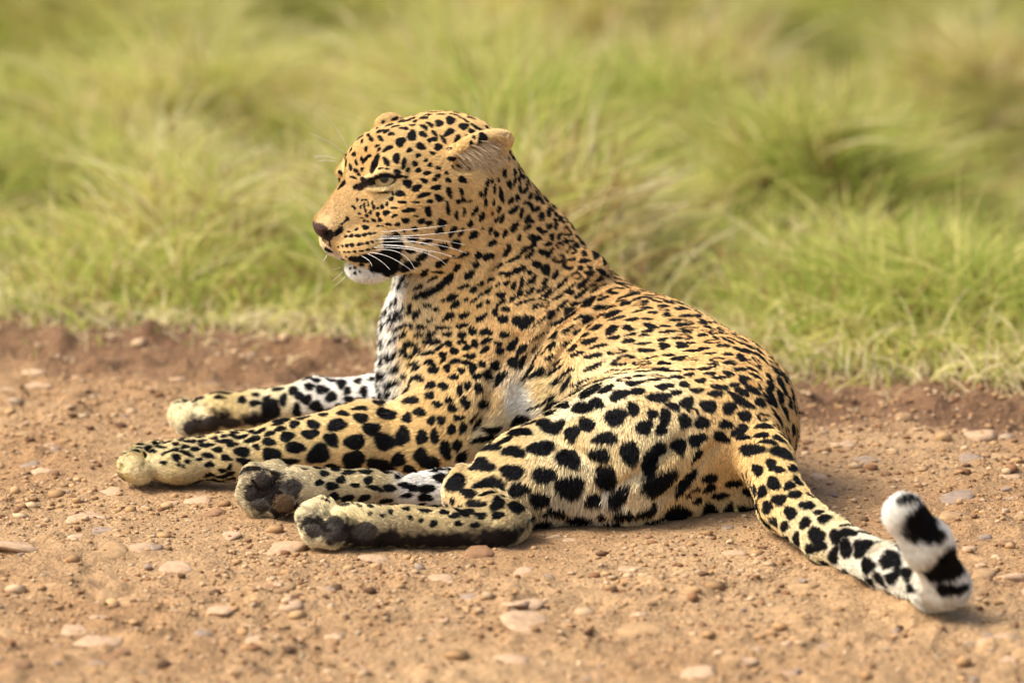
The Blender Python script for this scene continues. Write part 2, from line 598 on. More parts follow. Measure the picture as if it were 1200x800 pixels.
# ---- anchors: base colour, fur length (mm), comb direction (deg, 0 right, 90 down)
GOLD = (214, 164, 92); TAN = (222, 184, 122); CREAM = (228, 206, 160); WHITE = (240, 236, 226); GREY = (200, 192, 176)
ANCH = [
    (385, 246, (176, 138, 92), 5, -20), (376, 262, (212, 176, 126), 4, 0), (400, 225, (202, 162, 108), 5, -30), (410, 262, (214, 172, 110), 4, 5),
    (420, 285, (216, 172, 108), 4, 10), (400, 297, (215, 172, 112), 4, 40), (440, 300, (210, 170, 110), 4, 20), (378, 295, (225, 205, 175), 4, 80), (412, 318, WHITE, 8, 60), (440, 325, WHITE, 9, 40), (405, 322, WHITE, 9, 90),
    (405, 192, (226, 196, 140), 5, -45), (430, 175, GOLD, 6, -30), (470, 150, (208, 168, 104), 6, -5), (520, 140, (214, 172, 104), 7, 15), (470, 185, (224, 184, 118), 6, 0),
    (450, 228, (226, 196, 140), 4, 10), (440, 250, (214, 168, 102), 5, 10), (480, 240, GOLD, 6, 10), (500, 210, (216, 170, 100), 6, 0), (530, 180, (216, 172, 104), 6, 0),
    (490, 275, (214, 172, 110), 8, 30), (470, 290, (220, 190, 140), 7, 30), (468, 305, (205, 175, 130), 8, 40), (530, 250, GOLD, 8, 40), (540, 290, (218, 170, 102), 10, 50),
    (560, 235, (208, 160, 92), 10, 70), (590, 200, (206, 158, 92), 10, 70), (470, 325, WHITE, 14, 80), (463, 350, WHITE, 18, 95), (458, 390, WHITE, 20, 100), (446, 430, WHITE, 20, 110), (485, 350, (224, 196, 146), 12, 70),
    (480, 400, (226, 190, 128), 12, 95), (600, 270, (210, 160, 90), 9, 55), (640, 260, (206, 152, 82), 9, 50), (680, 300, (204, 150, 80), 9, 45), (600, 330, (214, 164, 96), 10, 70), (540, 350, (220, 174, 104), 10, 85), (640, 350, (208, 158, 92), 10, 60),
    (540, 420, (222, 176, 106), 10, 100), (590, 400, (214, 164, 96), 10, 105), (520, 490, (222, 180, 112), 9, 130), (480, 520, (220, 180, 114), 8, 170), (420, 510, (222, 186, 122), 8, 178), (340, 522, (222, 192, 132), 7, 178), (270, 530, (222, 198, 146), 7, 180), (220, 538, (226, 206, 158), 9, 180), (165, 543, (224, 208, 168), 9, 185), (230, 560, (186, 168, 128), 11, 190),
    (575, 470, (218, 180, 120), 12, 110), (440, 462, WHITE, 10, 180), (380, 460, WHITE, 8, 175), (320, 468, (226, 212, 180), 8, 178), (270, 470, (218, 192, 136), 7, 180), (215, 490, (222, 208, 174), 9, 180),
    (610, 470, WHITE, 16, 160), (640, 452, (226, 200, 152), 13, 140), (588, 498, (228, 212, 178), 13, 150), (650, 420, (214, 170, 108), 11, 60), (690, 390, (206, 156, 92), 10, 40), (720, 340, (204, 152, 84), 9, 25), (780, 370, (208, 160, 92), 9, 20), (840, 400, (212, 162, 92), 9, 30), (760, 410, (222, 184, 124), 10, 25), (700, 440, (228, 202, 156), 11, 40),
    (820, 440, (222, 180, 116), 10, 40), (890, 440, (214, 162, 90), 10, 55), (925, 490, (212, 160, 90), 10, 75), (760, 470, (226, 194, 138), 11, 80), (680, 500, (228, 200, 148), 11, 100), (600, 530, (226, 196, 142), 10, 130), (550, 560, (224, 194, 140), 9, 150), (720, 540, (228, 202, 152), 13, 100), (620, 585, (216, 190, 146), 12, 110), (700, 590, (214, 202, 180), 16, 95), (650, 602, (176, 164, 142), 14, 100), (745, 585, (222, 206, 174), 15, 95), (477, 289, (236, 222, 194), 8, 40), (790, 560, (222, 186, 126), 13, 100), (850, 540, (214, 168, 100), 9, 100), (830, 600, (216, 184, 128), 11, 95), (860, 470, (218, 172, 104), 10, 70),
    (720, 452, (238, 222, 190), 11, 40), (780, 447, (232, 210, 168), 10, 35), (672, 474, (240, 228, 200), 12, 60), (640, 520, (232, 210, 166), 10, 110), (700, 500, (234, 212, 170), 11, 100), (760, 505, (232, 208, 162), 11, 95), (680, 560, (232, 214, 176), 13, 100),
    (500, 600, (210, 188, 140), 8, 182), (400, 598, (220, 202, 158), 9, 182), (355, 605, (222, 208, 174), 9, 190), (480, 630, (110, 94, 70), 7, 182), (580, 630, (104, 88, 66), 8, 182), (590, 606, (206, 182, 134), 9, 150), (430, 565, (196, 178, 138), 8, 180), (500, 566, WHITE, 10, 180), (330, 548, (205, 190, 160), 9, 180), (430, 585, (150, 132, 104), 7, 180),  # dark anchors low on the near hind foot hold some shade in their colour
    (895, 520, (222, 180, 112), 10, 80), (905, 570, (224, 188, 126), 12, 65), (940, 620, (226, 210, 172), 12, 40), (1000, 650, (230, 222, 204), 12, 25), (1060, 680, (232, 226, 212), 14, 25), (1110, 690, WHITE, 12, -100), (1080, 640, WHITE, 15, -120), (1062, 605, WHITE, 16, -118), (1048, 600, WHITE, 16, -110),
    (585, 165, (224, 190, 136), 5, -30), (570, 195, (214, 176, 116), 9, 40),
]
aP, aC, aL, aD = [], [], [], []
for (px, py, col, fl, ang) in ANCH:
    h = cast(px, py)
    if h is None: continue
    hit, n, d = h
    v = screen_vec(math.cos(R(ang)), math.sin(R(ang)), n, d); v /= np.linalg.norm(v)
    aP.append(hit); aC.append(lin(col)); aL.append(fl); aD.append(v)
    # the same look on the other side of the trunk and head
# far side: rough counterparts behind the trunk
for (p, col, fl, v) in ((at(760, 430, .42), GOLD, 10, (.8, 0, -.5)), (at(640, 420, .52), TAN, 10, (.6, 0, -.7)), (at(560, 330, .52), TAN, 10, (.5, 0, -.8)), (at(500, 220, .45), TAN, 6, (.9, .3, 0)), (at(440, 270, .42), TAN, 5, (.9, .2, 0)), (at(840, 470, .34), GOLD, 10, (.5, 0, -.8)), (at(480, 430, .52), TAN, 10, (0, 0, -1))):
    aP.append(p); aC.append(lin(col)); aL.append(fl); aD.append(np.array(v) / np.linalg.norm(v))
aP, aC, aL, aD = map(np.array, (aP, aC, aL, aD))
sat = np.clip((1 - aC.min(1) / aC.max(1)) / .5, 0, 1)[:, None]
aC = aC * (1 - .27 * sat) + lin((234, 214, 170)) * .27 * sat
aC = aC * (1 - sat + sat * np.array((.99, .99, .88)))


def anchor_field(P):
    col = np.zeros((len(P), 3)); L = np.zeros(len(P)); D = np.zeros((len(P), 3)); W = np.zeros(len(P))
    for i in range(len(aP)):
        d2 = ((P - aP[i]) ** 2).sum(1)
        w = 1 / (d2 + 0.00025) ** 2.2
        W += w; col += w[:, None] * aC[i]; L += w * aL[i]; D += w[:, None] * aD[i]
    return col / W[:, None], L / W, D / W[:, None]


# ---- traced spots: blocks of (crop x0, y0, scale, "x,y,a,b,angle ...")
TR = []
TR.append((460, 120, 6.667, """60,310,38,36 150,260,40,38,45 235,250,32,22,20 245,195,38,16,35 290,175,30,15,25 360,165,32,28,30 450,140,40,26,10 240,125,32,14,-5 440,235,45,25,-25 510,300,45,30,85
555,188,34,26 580,265,22,14,-10 325,243,30,14,40 395,290,38,14,60 285,298,20,18 325,290,24,20,10 355,350,32,26,10 220,345,36,26,10 130,375,24,20,-20 28,440,30,36 85,480,40,20,95 197,417,22,17 173,483,22,20 200,533,22,20
115,528,18,18 310,398,24,14,10 267,555,28,18,5 290,492,22,16,20 260,455,16,16 245,615,32,18,30 120,635,34,32 185,670,38,28,-20 60,712,42,22,10 240,725,50,20,-20 340,668,40,20 360,750,40,22,30 440,710,40,22,75 535,695,28,16,80
432,610,24,18 355,577,22,16 330,605,24,15 355,515,20,14,20 615,320,16,16 635,275,14,14 700,295,46,36,-60 615,225,30,16,35 445,362,20,14 420,555,16,14,30 290,775,28,14 185,780,28,10 105,585,20,10 75,780,35,12 510,775,20,20 550,760,22,18,-30
600,770,20,10,-40 690,710,22,16,90 735,640,50,12,95 725,690,40,14,100 730,770,35,14,95 795,675,32,12,85 845,720,60,18,80 870,550,34,17,85 905,635,30,20,70 950,540,28,15,95 950,610,34,13,100 1005,525,22,22 1020,580,22,18,90 1030,690,24,20,-60
970,740,26,20,90 920,765,30,20,110 1045,785,28,16 940,430,28,15,80 900,440,22,10,90 820,600,20,12,80 770,610,26,10,90 790,780,25,12,90 90,95,30,10,-5 310,82,50,7 375,97,40,8 95,150,40,12,-10 150,130,35,10,-10 160,108,30,8,-10 90,205,35,12 150,180,25,8
60,150,30,10,-40 480,102,40,9,15 560,140,40,9,30 640,190,35,11,30 700,225,40,10,30 545,425,20,16,20 590,520,22,16,40 520,500,26,10,35 470,510,20,12,40"""))
TR.append((360, 120, 8.0, """570,308,18,16 650,248,20,12,-40 705,190,22,12,-40 770,215,40,18,-20 820,155,40,14,-20 905,160,40,16,-15 680,275,38,14,-15 735,275,30,16,-35 785,297,28,18,-10 595,345,35,18,60 515,370,20,15,90 675,325,18,14 695,350,25,16,20
870,370,45,40,30 755,435,50,22,-28 830,528,38,34,20 740,555,48,22,60 645,560,75,26,100 690,618,25,12,-20 755,625,26,10 655,410,22,14,-30 670,445,24,14,-45 555,440,28,16,90 515,540,28,15,80 545,540,40,14,-45 580,505,25,14,-20 460,565,26,14,80
435,490,25,18,-50 360,510,28,14,100 365,570,35,12,100 405,610,35,14,75 330,675,30,14,65 455,640,25,18,40 485,675,18,14,40 515,630,20,14,-50 430,705,40,10,15 900,118,35,10,-15"""))
TR.append((360, 210, 6.154, """300,378,10,8 355,362,16,10 420,350,26,18 280,412,14,10 318,408,18,13 365,408,22,14 415,402,20,14 455,393,16,12 488,388,12,8 225,488,10,8 255,480,10,10 287,478,14,13 325,475,18,13 380,468,22,13,-10 435,460,16,11 468,450,14,10 500,438,12,8
235,525,10,7 270,525,11,7 300,525,12,8 340,522,16,8 390,517,18,8 440,508,20,8 480,500,16,7 280,560,8,6 315,558,10,6 355,565,12,6 225,390,45,10,-30 290,285,14,14 270,305,14,9,-45 250,322,12,8 230,338,8,6 570,243,26,20 540,200,18,16 625,207,24,10
680,105,38,22,20 605,143,20,14 685,168,22,16 575,180,16,12,90 510,255,18,16,90 525,295,18,14 585,325,22,12 650,325,22,14 710,295,30,18 715,225,30,14,-10 630,262,25,10,-20 480,298,18,12,15 510,338,14,8 430,265,14,12 455,240,14,12,90 420,228,16,10,90
480,205,22,10,90 510,210,10,10 410,188,22,8,90 385,200,14,8,90 360,150,12,10,90 395,150,10,8 420,148,14,8 440,180,20,7,90 468,175,18,7,90 340,210,14,8,90 375,250,12,8 395,280,12,7 410,300,12,8 435,305,12,7 545,340,10,7 620,105,14,10,90 725,40,30,24,90
640,385,26,10 700,368,14,8 330,195,10,8,90"""))
TR.append((440, 220, 5.714, """315,48,45,18,-20 430,75,32,24,20 350,158,32,24,70 230,150,42,14 360,93,22,12 270,98,20,9 180,100,20,13 205,215,28,16,10 270,190,16,8 305,225,22,18 355,237,30,15 440,235,28,26 425,285,28,22 260,275,20,18 480,140,42,15,80 540,185,34,12,85
550,95,18,18 585,80,18,18 515,290,40,18,115 590,165,28,10,100 630,240,26,16,110 650,315,34,24,-50 710,190,32,18,-60 740,90,40,13,100 790,100,22,10,95 825,140,26,13,85 785,165,16,10,90 845,205,34,14,115 810,215,24,10,115 765,285,24,14,120 805,310,22,20
865,305,26,16,110 710,272,12,8 780,370,34,18,-35 880,425,48,22,-60 690,450,24,22 755,460,34,24,-30 590,445,45,16,-15 540,370,30,30 455,390,30,28 520,455,16,10 440,500,50,22,-35 545,530,30,22,-30 390,605,45,14,-35 490,605,45,30,-55 320,570,60,28,-45
225,520,80,32,-25 310,460,40,25,-30 340,700,110,24,-15 430,660,60,25,-40 630,580,42,24,-30 675,515,24,22,-60 590,660,38,15,-15 655,675,28,18,-40 700,640,26,12,-40 755,690,30,18,-40 765,615,30,16,-15 845,575,22,16 885,580,20,18 830,520,26,12,-30
785,540,20,12,-40 515,730,45,20,-20 470,750,30,10,-10 610,745,20,14 840,715,35,20,-10 880,640,24,16,-40 820,650,22,12,-20 345,775,35,10,-8 295,655,26,16,-20 165,650,30,14,-60 190,600,35,12,-60 210,640,20,8,-40 705,720,24,10,-30 660,750,24,12,-30
700,785,26,14,-20 755,765,22,12,-30 840,770,38,14,-35"""))
TR.append((400, 280, 2.857, """228,348,20,14 303,343,30,14 262,318,20,8 270,290,20,8 290,382,20,10 230,388,18,9 243,415,22,11,-15 183,430,20,13,-25 218,455,16,9 173,480,28,15,-15 258,466,20,12,15 298,415,20,10 310,440,18,13 340,388,16,10 377,375,14,14 383,410,20,9
357,352,15,10 355,320,14,9 405,322,20,12 440,310,14,14 420,365,13,11 447,352,13,13 432,393,20,10 405,290,26,8,-8 340,297,28,7 485,312,20,14 515,245,12,12 550,235,14,10 470,263,22,10,-30 540,270,18,14,-20 485,343,20,10,-25 480,372,20,9,-30 525,350,14,9
530,375,14,12 575,412,22,16,-55 590,275,20,18 615,280,25,20,-30 355,433,12,13 402,442,11,13 440,435,20,11,110 473,420,12,12 378,463,16,10 300,488,22,11,-20 340,492,15,13 215,508,16,10 187,530,13,10 232,540,30,16,-10 295,523,20,12 322,552,16,11
358,538,14,10 370,565,18,14 397,507,17,12,90 423,492,13,13 418,547,17,20 490,455,18,16,40 460,500,18,12,90 470,545,18,20 130,548,26,12 65,598,28,16 150,585,35,20,15 222,598,18,16,20 263,580,22,15 302,607,13,15 335,605,15,14 393,597,18,10 370,637,16,16
407,630,20,12,90 45,680,33,28 100,635,34,20 145,678,36,30 205,660,26,33 270,662,27,18,90 313,660,23,16,90 40,745,42,32 130,760,50,28 190,740,25,24 265,725,28,22 295,750,35,25 350,705,36,20,90 388,690,22,16,90 545,320,16,12 515,425,18,16 320,232,14,6
298,267,14,5 410,255,20,10,-20 215,250,40,6,-25 200,290,30,6,-35 180,330,26,7,-45 180,385,22,8,-60"""))
TR.append((120, 400, 3.0, """595,398,38,25 677,372,32,22,-5 760,398,42,35,-5 805,345,30,22,10 728,325,28,18 650,333,30,16,-5 585,352,24,14 530,343,28,11,-12 490,388,32,16,5 505,423,30,15,10 455,362,22,9 435,410,20,11,10 373,400,22,10,15 405,380,20,10 428,350,28,8,-5 365,365,30,8
325,378,20,7 297,393,24,9,20 260,408,16,13,40 218,428,12,9 300,423,9,8 270,432,8,7 285,440,6,6 340,415,14,6 448,442,12,9,90 740,290,22,16,20 675,290,20,11,-10 622,308,22,9,-15 555,315,24,8,-20 615,290,26,6,-10 490,335,24,7,-15 825,293,38,22 885,355,38,32
885,420,48,32 908,270,34,18 945,305,38,20,-5 845,252,22,9 905,235,26,8 775,258,20,7 660,420,30,12 805,440,30,12 150,400,12,8,90 180,385,12,8 160,375,15,6 210,372,16,5
412,195,22,8,10 490,205,18,12 540,188,14,8 580,197,12,8 635,205,24,14,90 600,215,14,16 672,172,20,14,-20 693,193,16,16 717,205,18,18 727,157,20,12 772,168,22,17 805,195,24,18 752,230,26,20 685,245,22,18,90 840,147,20,14 868,203,18,14 862,172,14,14 832,228,14,12
900,140,14,12 920,178,22,14,90 590,240,35,40 630,275,30,15 1022,145,34,18,-10 975,218,30,14 985,118,22,18,90
712,448,10,6 657,440,8,5 780,463,16,10 763,495,14,12 838,485,18,12 890,505,16,8 935,487,16,14 1010,515,26,12 960,515,30,10,15 1060,505,22,9,10 1090,515,22,12 1140,518,28,16 1040,478,18,10 1135,548,24,14 1070,540,22,8
1012,598,10,9 985,612,9,7 940,605,8,6 1200,600,16,9 1240,612,18,10 1290,596,22,10 1330,612,20,12 1390,610,22,12 1250,640,14,10 1310,645,16,10 1068,588,16,8 1135,595,22,9 1165,640,14,12 1083,620,10,8 1120,630,8,8 850,575,20,8 905,580,10,5 950,570,10,5"""))
TR.append((500, 420, 2.667, """165,330,50,22 195,395,48,22,-5 90,388,36,26,-20 130,420,34,16,10 190,278,38,16 290,230,48,14 270,290,38,20 360,280,46,25 268,355,45,24 367,365,36,28 290,408,38,20 220,455,30,25,90 160,462,36,20,20 285,460,35,18 352,440,32,28 110,310,28,16,-50
300,190,45,16,-15 180,250,42,11,-10 210,222,30,11,-10 395,215,40,20,-20 365,200,22,13 395,145,38,12,-25 425,148,22,12 455,235,24,24 500,207,26,22 485,155,32,20 530,140,28,16 445,312,38,32 590,183,36,28 645,158,20,20 600,115,28,18,-20 560,250,45,20
540,302,36,22 680,215,24,24 705,175,18,14 745,185,30,18,90 735,220,18,20 655,105,28,10,-10 725,122,38,18 635,295,42,30,90 695,320,40,30,90 725,285,28,25 560,370,40,40 450,400,45,45 600,430,50,25,-35 730,390,65,32,-40 810,390,50,16,-50 845,305,26,12,-45
790,275,25,28 845,255,28,20,-10 805,195,22,22 858,200,22,22 812,138,25,17 880,150,26,22 945,155,22,22 920,245,30,14,20 935,207,22,14 980,225,32,16,-20 995,180,22,18 1015,285,42,22 785,483,48,26 883,475,30,25 885,375,25,15 945,490,40,20,90 1005,480,28,22
1035,350,20,16,90 1083,390,22,22 1048,240,20,10 735,88,26,9 845,100,22,9 780,108,18,9 805,82,18,9 915,90,26,9,10 855,70,18,7 985,135,36,14,20 1020,100,28,10,30 985,105,28,10,20 1055,212,25,10 560,97,28,9,-20 640,80,20,8 515,105,32,9,-30 550,490,14,10
1000,415,12,14 110,480,26,10,40 55,487,16,14 20,515,12,10 480,500,50,14,0 620,490,40,16,0 520,440,30,22,20 400,480,40,14,0"""))
TR.append((850, 450, 2.286, """155,185,30,16,30 128,265,20,18 88,230,18,14,90 122,215,15,15 143,230,15,10 172,272,16,11 98,288,18,12,90 145,310,18,16 182,225,16,11 210,260,12,14 240,295,28,10,35 175,345,16,18 215,372,16,16 158,380,14,10,90 190,415,18,14,90 265,360,20,10
245,405,24,26 255,435,20,16 225,440,16,12,90 220,325,20,12 250,345,14,8 295,410,18,20 325,400,24,14 322,440,28,16,90 290,460,22,14,90 370,435,26,24 378,485,22,22 360,455,14,12 430,420,22,12 440,470,28,26 455,480,20,22 445,520,18,18 485,510,22,14,90
495,548,12,12 330,380,20,8 375,395,25,8 185,295,20,10 """))
TR.append((560, 220, 5.714, """240,145,36,20,-35 240,260,42,20,-50 215,85,30,16,-75 258,65,24,16,80 320,112,28,20,-60 350,55,22,15,80 310,20,24,14,90 420,85,30,14,50 450,75,34,16,70 390,143,26,20,-50 330,208,34,18,-55 358,225,18,16 328,268,26,18,-40 425,190,32,18,-70 472,165,34,16,80
520,180,20,16,60 552,212,24,18,40 520,240,36,16,80 478,260,24,22 410,280,20,17 438,297,22,16 350,325,28,12,-35 385,345,34,26,-40 365,385,34,22,-30 275,335,24,16,70 190,425,48,24,-60 495,330,24,19,90 540,328,22,18,90 590,295,38,30,10,1 640,255,42,22,45 665,330,24,12,30
690,360,45,14,40 730,340,45,16,50 590,357,20,18 630,357,16,8 655,390,26,18,20 470,378,26,16 548,390,28,24,0,1 432,433,26,22 480,438,38,18,-45 622,425,34,30,0,1 540,475,44,32,-15,1 615,510,52,34,-20,1 710,440,24,20,30 715,490,38,16 790,445,45,28,80 845,490,36,16,80
345,450,40,18,-40 390,512,34,22 455,548,36,34,60 345,570,16,18 275,550,52,22,-30 240,480,55,16,-20 520,585,40,18,-70 565,640,50,16,-50 685,540,22,16 660,590,36,26,-20,1 755,570,34,22 755,535,26,10,15 705,640,52,22,-50 770,650,28,14 815,615,36,12,-10 360,618,42,20,-45
450,628,34,16,-35 430,680,50,14,-35 480,715,60,12,-40 530,735,40,10,-30 610,700,36,18 620,665,42,9,-35 690,710,70,14,-40 780,690,30,10,-30 840,650,40,7,-20 345,695,40,16,-50 290,640,38,14,-75 240,655,32,14,-70 330,760,44,14,-15 280,710,30,20,-40 230,740,30,14,-60
270,775,24,12,-20 575,780,40,14,-40 740,750,50,18,-30 830,560,30,14,30 860,590,40,9,15"""))
TR.append((620, 340, 5.333, """260,15,40,18,-15 100,25,55,14,-40 330,25,60,12,-40 190,45,30,8,-40 255,130,42,22,-30 200,100,50,10,-40 265,155,38,14,-20 370,80,45,26,-40 450,110,60,12,-8 520,150,60,16,-25 550,175,55,10,-15 640,185,48,10,-5 740,180,36,8 690,130,40,8,-10 600,85,40,12,-15
670,60,30,10,-15 720,75,30,9 520,20,34,14 590,45,50,8,-15 365,185,50,20,-25 315,170,35,10,-25 200,195,75,14,-25 155,285,34,22,-40 240,250,38,14,-35 300,262,30,13,-30 340,285,36,9,-25 420,235,38,14,-20 380,220,32,9,-25 380,320,52,20,-20 515,250,46,24,-25 620,237,36,18
530,297,40,14,-5 640,275,50,7,-15 760,225,44,16,10 720,280,30,9 620,318,46,13,-10 715,332,52,9,-5 830,310,30,10,-10 860,262,60,7,-5 850,225,34,8 860,155,30,13 840,100,34,10 265,365,40,20,-15 240,330,38,10,-30 300,400,46,14,-20 440,350,70,11,-10 400,410,66,16,-15
730,375,56,14,5 845,350,42,18 545,385,55,18,-8,1 595,440,88,30,-8,1 870,408,38,9,-5 760,425,40,7,-10 720,480,60,14,-30,1 840,460,44,14 830,500,60,14,5 520,510,60,14,-10,1 420,465,60,9,-20 390,490,66,9,-20 160,505,66,16,-28 230,520,60,14,-30 170,570,44,16,-25
350,565,66,8,-18 460,560,70,8,-12 290,590,60,8,-20 690,540,38,8,-5 590,560,50,12,-8,1 780,560,50,10,-8 680,580,44,12,-8 850,600,56,13,-8 480,620,66,16,-18 400,605,60,10,-25 340,655,38,20,-30 300,620,45,12,-30 50,720,66,10,-25 130,720,62,16,-30 220,715,38,18,-35
130,770,45,13,-20 570,655,56,28,-30 680,640,46,22,-30 820,670,78,32,-3,1 920,640,40,16 360,730,100,40,-15,1 920,545,48,12 60,400,50,10,-50 40,360,40,9,-45 110,370,50,8,-45 150,350,40,12,-45 60,290,70,8,-30 40,430,40,12,-60 130,420,40,12,-30 20,180,14,18
60,200,70,7,-38 40,100,30,14,-40 930,300,30,9 940,340,24,16 940,120,34,10 900,190,24,6"""))
TR.append((780, 330, 5.333, """20,130,40,10,10 80,175,30,8 130,215,40,11 200,215,28,14 15,210,24,14 60,243,44,8 110,270,44,12 230,260,40,10,10 265,220,26,10,20 300,258,24,9 150,295,60,10,0,1 40,310,40,9 310,318,40,15,0,1 230,335,34,10 110,345,60,18,0,1 380,290,30,9,15 300,375,56,14,0,1
390,370,50,9,25 100,405,36,16 150,385,44,8 360,400,48,10 170,435,56,10 240,420,40,8 30,460,44,13 80,480,50,12,-10 150,490,80,10,0,1 390,455,34,9 280,450,36,8 320,490,50,14,0,1 470,430,60,10,20 500,400,60,9,25 540,380,60,10,30 420,330,24,10,20 530,440,50,9,25
470,480,34,20,30 540,510,60,14,30,1 400,510,48,12,10 300,518,34,8 250,545,60,8,-5 150,550,44,7 40,560,50,7 70,595,56,22,0,1 150,583,34,12 275,578,42,12 340,600,54,14,-5 390,575,40,12,15 220,620,58,18,10,1 120,643,54,18 15,650,30,14 340,660,60,18,10 430,645,40,14
480,610,30,24,20 470,690,66,20,15 540,640,60,34,35,1 460,550,50,14 540,550,40,10,20 560,590,50,10,30 70,693,50,16 205,680,56,18,-5 310,700,56,18 450,720,70,16,25 520,770,44,20,30 590,755,40,24,30 655,650,36,22,70 650,700,56,14,60 640,740,50,14,50 680,760,34,16,70
720,640,60,16,60 715,720,50,20,75 690,560,50,14,50 740,600,50,14,60 600,480,60,10,45 650,600,40,10,55 790,700,50,14,80 775,760,40,12,85 740,680,40,12,70 590,440,40,9,40 130,760,60,44 270,760,60,44 400,780,46,36"""))
BLACK = lin((13, 10, 8)); PAD = lin((54, 47, 40)); PINK = lin((74, 52, 44))
sp = []   # centre, inverse 2x3 map, normal, reach, colour, kind


def add_spot(hit, n, A, B, col, kind, seed):
    M = np.stack([A, B], 1)
    G = np.linalg.pinv(M)
    sp.append((hit, G, n, max(np.linalg.norm(A), np.linalg.norm(B)), col, kind, seed, math.sqrt(np.linalg.norm(A) * np.linalg.norm(B))))


def traced(px, py, a, b, ang, col=BLACK, kind=0):
    h = cast(px, py)
    if h is None: return
    hit, n, d = h
    for ox, oy in ((7, 0), (-7, 0), (0, 7), (0, -7), (5, 5), (-5, -5), (5, -5), (-5, 5)):
        h2 = cast(px + ox, py + oy)
        if h2 is not None and np.linalg.norm(h2[0] - hit) < .03: n = n + h2[1]
    n = n / np.linalg.norm(n)
    if kind in (0, 3):
        for o in sp:
            if o[5] in (0, 3) and np.linalg.norm(o[0] - hit) < .80 * min(math.sqrt(a * b) * S, o[7]): return
    c, s_ = math.cos(R(ang)), math.sin(R(ang))
    add_spot(hit, n, screen_vec(c * a * S, s_ * a * S, n, d), screen_vec(-s_ * b * S, c * b * S, n, d), col, kind, len(sp))


for (x0, y0, sc_, txt) in TR:
    for w_ in txt.split():
        q = [float(t) for t in w_.split(',')]
        ang = q[4] if len(q) > 4 else 0.0
        traced(x0 + q[0] / sc_, y0 + q[1] / sc_, q[2] / sc_, q[3] / sc_, ang, kind=3 if len(q) > 5 else 0)
for q in ((1066, 587, 14, 5, 5), (1086, 612, 20, 19, 40), (1094, 628, 15, 10, 30), (1114, 664, 19, 19, 40), (1116, 692, 18, 8, 0)):
    traced(*q, kind=0)
# the face is painted in the head's own side chart, the same on both cheeks: (x,y,a,b,angle,colour,bald)
FACE = [((419, 307, 11, 3.4, 4), BLACK, 0), ((432, 306, 15, 5.2, -6), BLACK, 0), ((453, 307, 20, 11, -28), BLACK, 0), ((462, 290, 12, 9, 0), BLACK, 0), ((460, 281, 12, 3.5, -6), BLACK, 0), ((447, 314, 15, 7, -15), BLACK, 0), ((457, 316, 12, 8, -30), BLACK, 0),
        ((416, 316, 1.9, 1.8, 0), BLACK, 0), ((411, 317, 1.6, 1.4, 0), BLACK, 0), ((416, 322, 2.0, 1.8, 0), BLACK, 0), ((422, 321, 1.6, 1.4, 0), BLACK, 0), ((408, 312, 2.4, 1.8, 0), BLACK, 0), ((424, 313, 3, 1.6, 0), BLACK, 0),
        ((451, 214, 13.8, 7.2, -6), BLACK, 1), ((434, 217, 10.5, 4.6, -14), BLACK, 1), ((425, 221, 7, 4, -35), lin((44, 31, 22)), 0), ((468, 211, 8, 1.9, -8), BLACK, 0), ((452, 229, 11, 1.1, -6), lin((60, 40, 26)), 0), ((438, 199, 3.2, 9, 10), BLACK, 0)]
NOSE = [((378, 274, 12.5, 7.0, 38), PINK, 1), ((386, 279, 5.5, 6.5, 20), lin((30, 22, 20)), 1), ((397, 273, 8, 2.2, -35), BLACK, 0), ((387, 292, 1.3, 9, -8), lin((50, 36, 30)), 0)]
for q in ((314, 578, 38, 31, 20), (330, 598, 34, 12, 0), (405, 625, 62, 19, 8), (455, 634, 60, 11, 2), (520, 634, 60, 11, 0), (580, 632, 40, 13, 0), (240, 501, 34, 13, -6), (300, 492, 28, 9, -8), (300, 549, 44, 4, 2)):  # dark sole fur; the near hind foot's lower band is partly painted shade
    traced(*q, col=lin((36, 29, 23)), kind=4)
for q in ((341, 571, 16, 13, 0), (308, 562, 13, 10, 20), (294, 580, 10, 11, 0), (308, 593, 13, 9, 0), 
          (428, 622, 20, 14, 0), (393, 613, 13, 11, 0), (367, 622, 13, 10, 10), (395, 629, 18, 9, 0), (222, 503, 10, 10, 0), (250, 494, 14, 9, 0), (238, 503, 20, 9, -5), (270, 496, 18, 8, 0)):
    traced(q[0], q[1], q[2] * .82, q[3] * .82, q[4], col=PAD, kind=2)
traced(332, 590, 13, 11, 0, col=lin((92, 72, 47)), kind=2)
n_traced = len(sp)

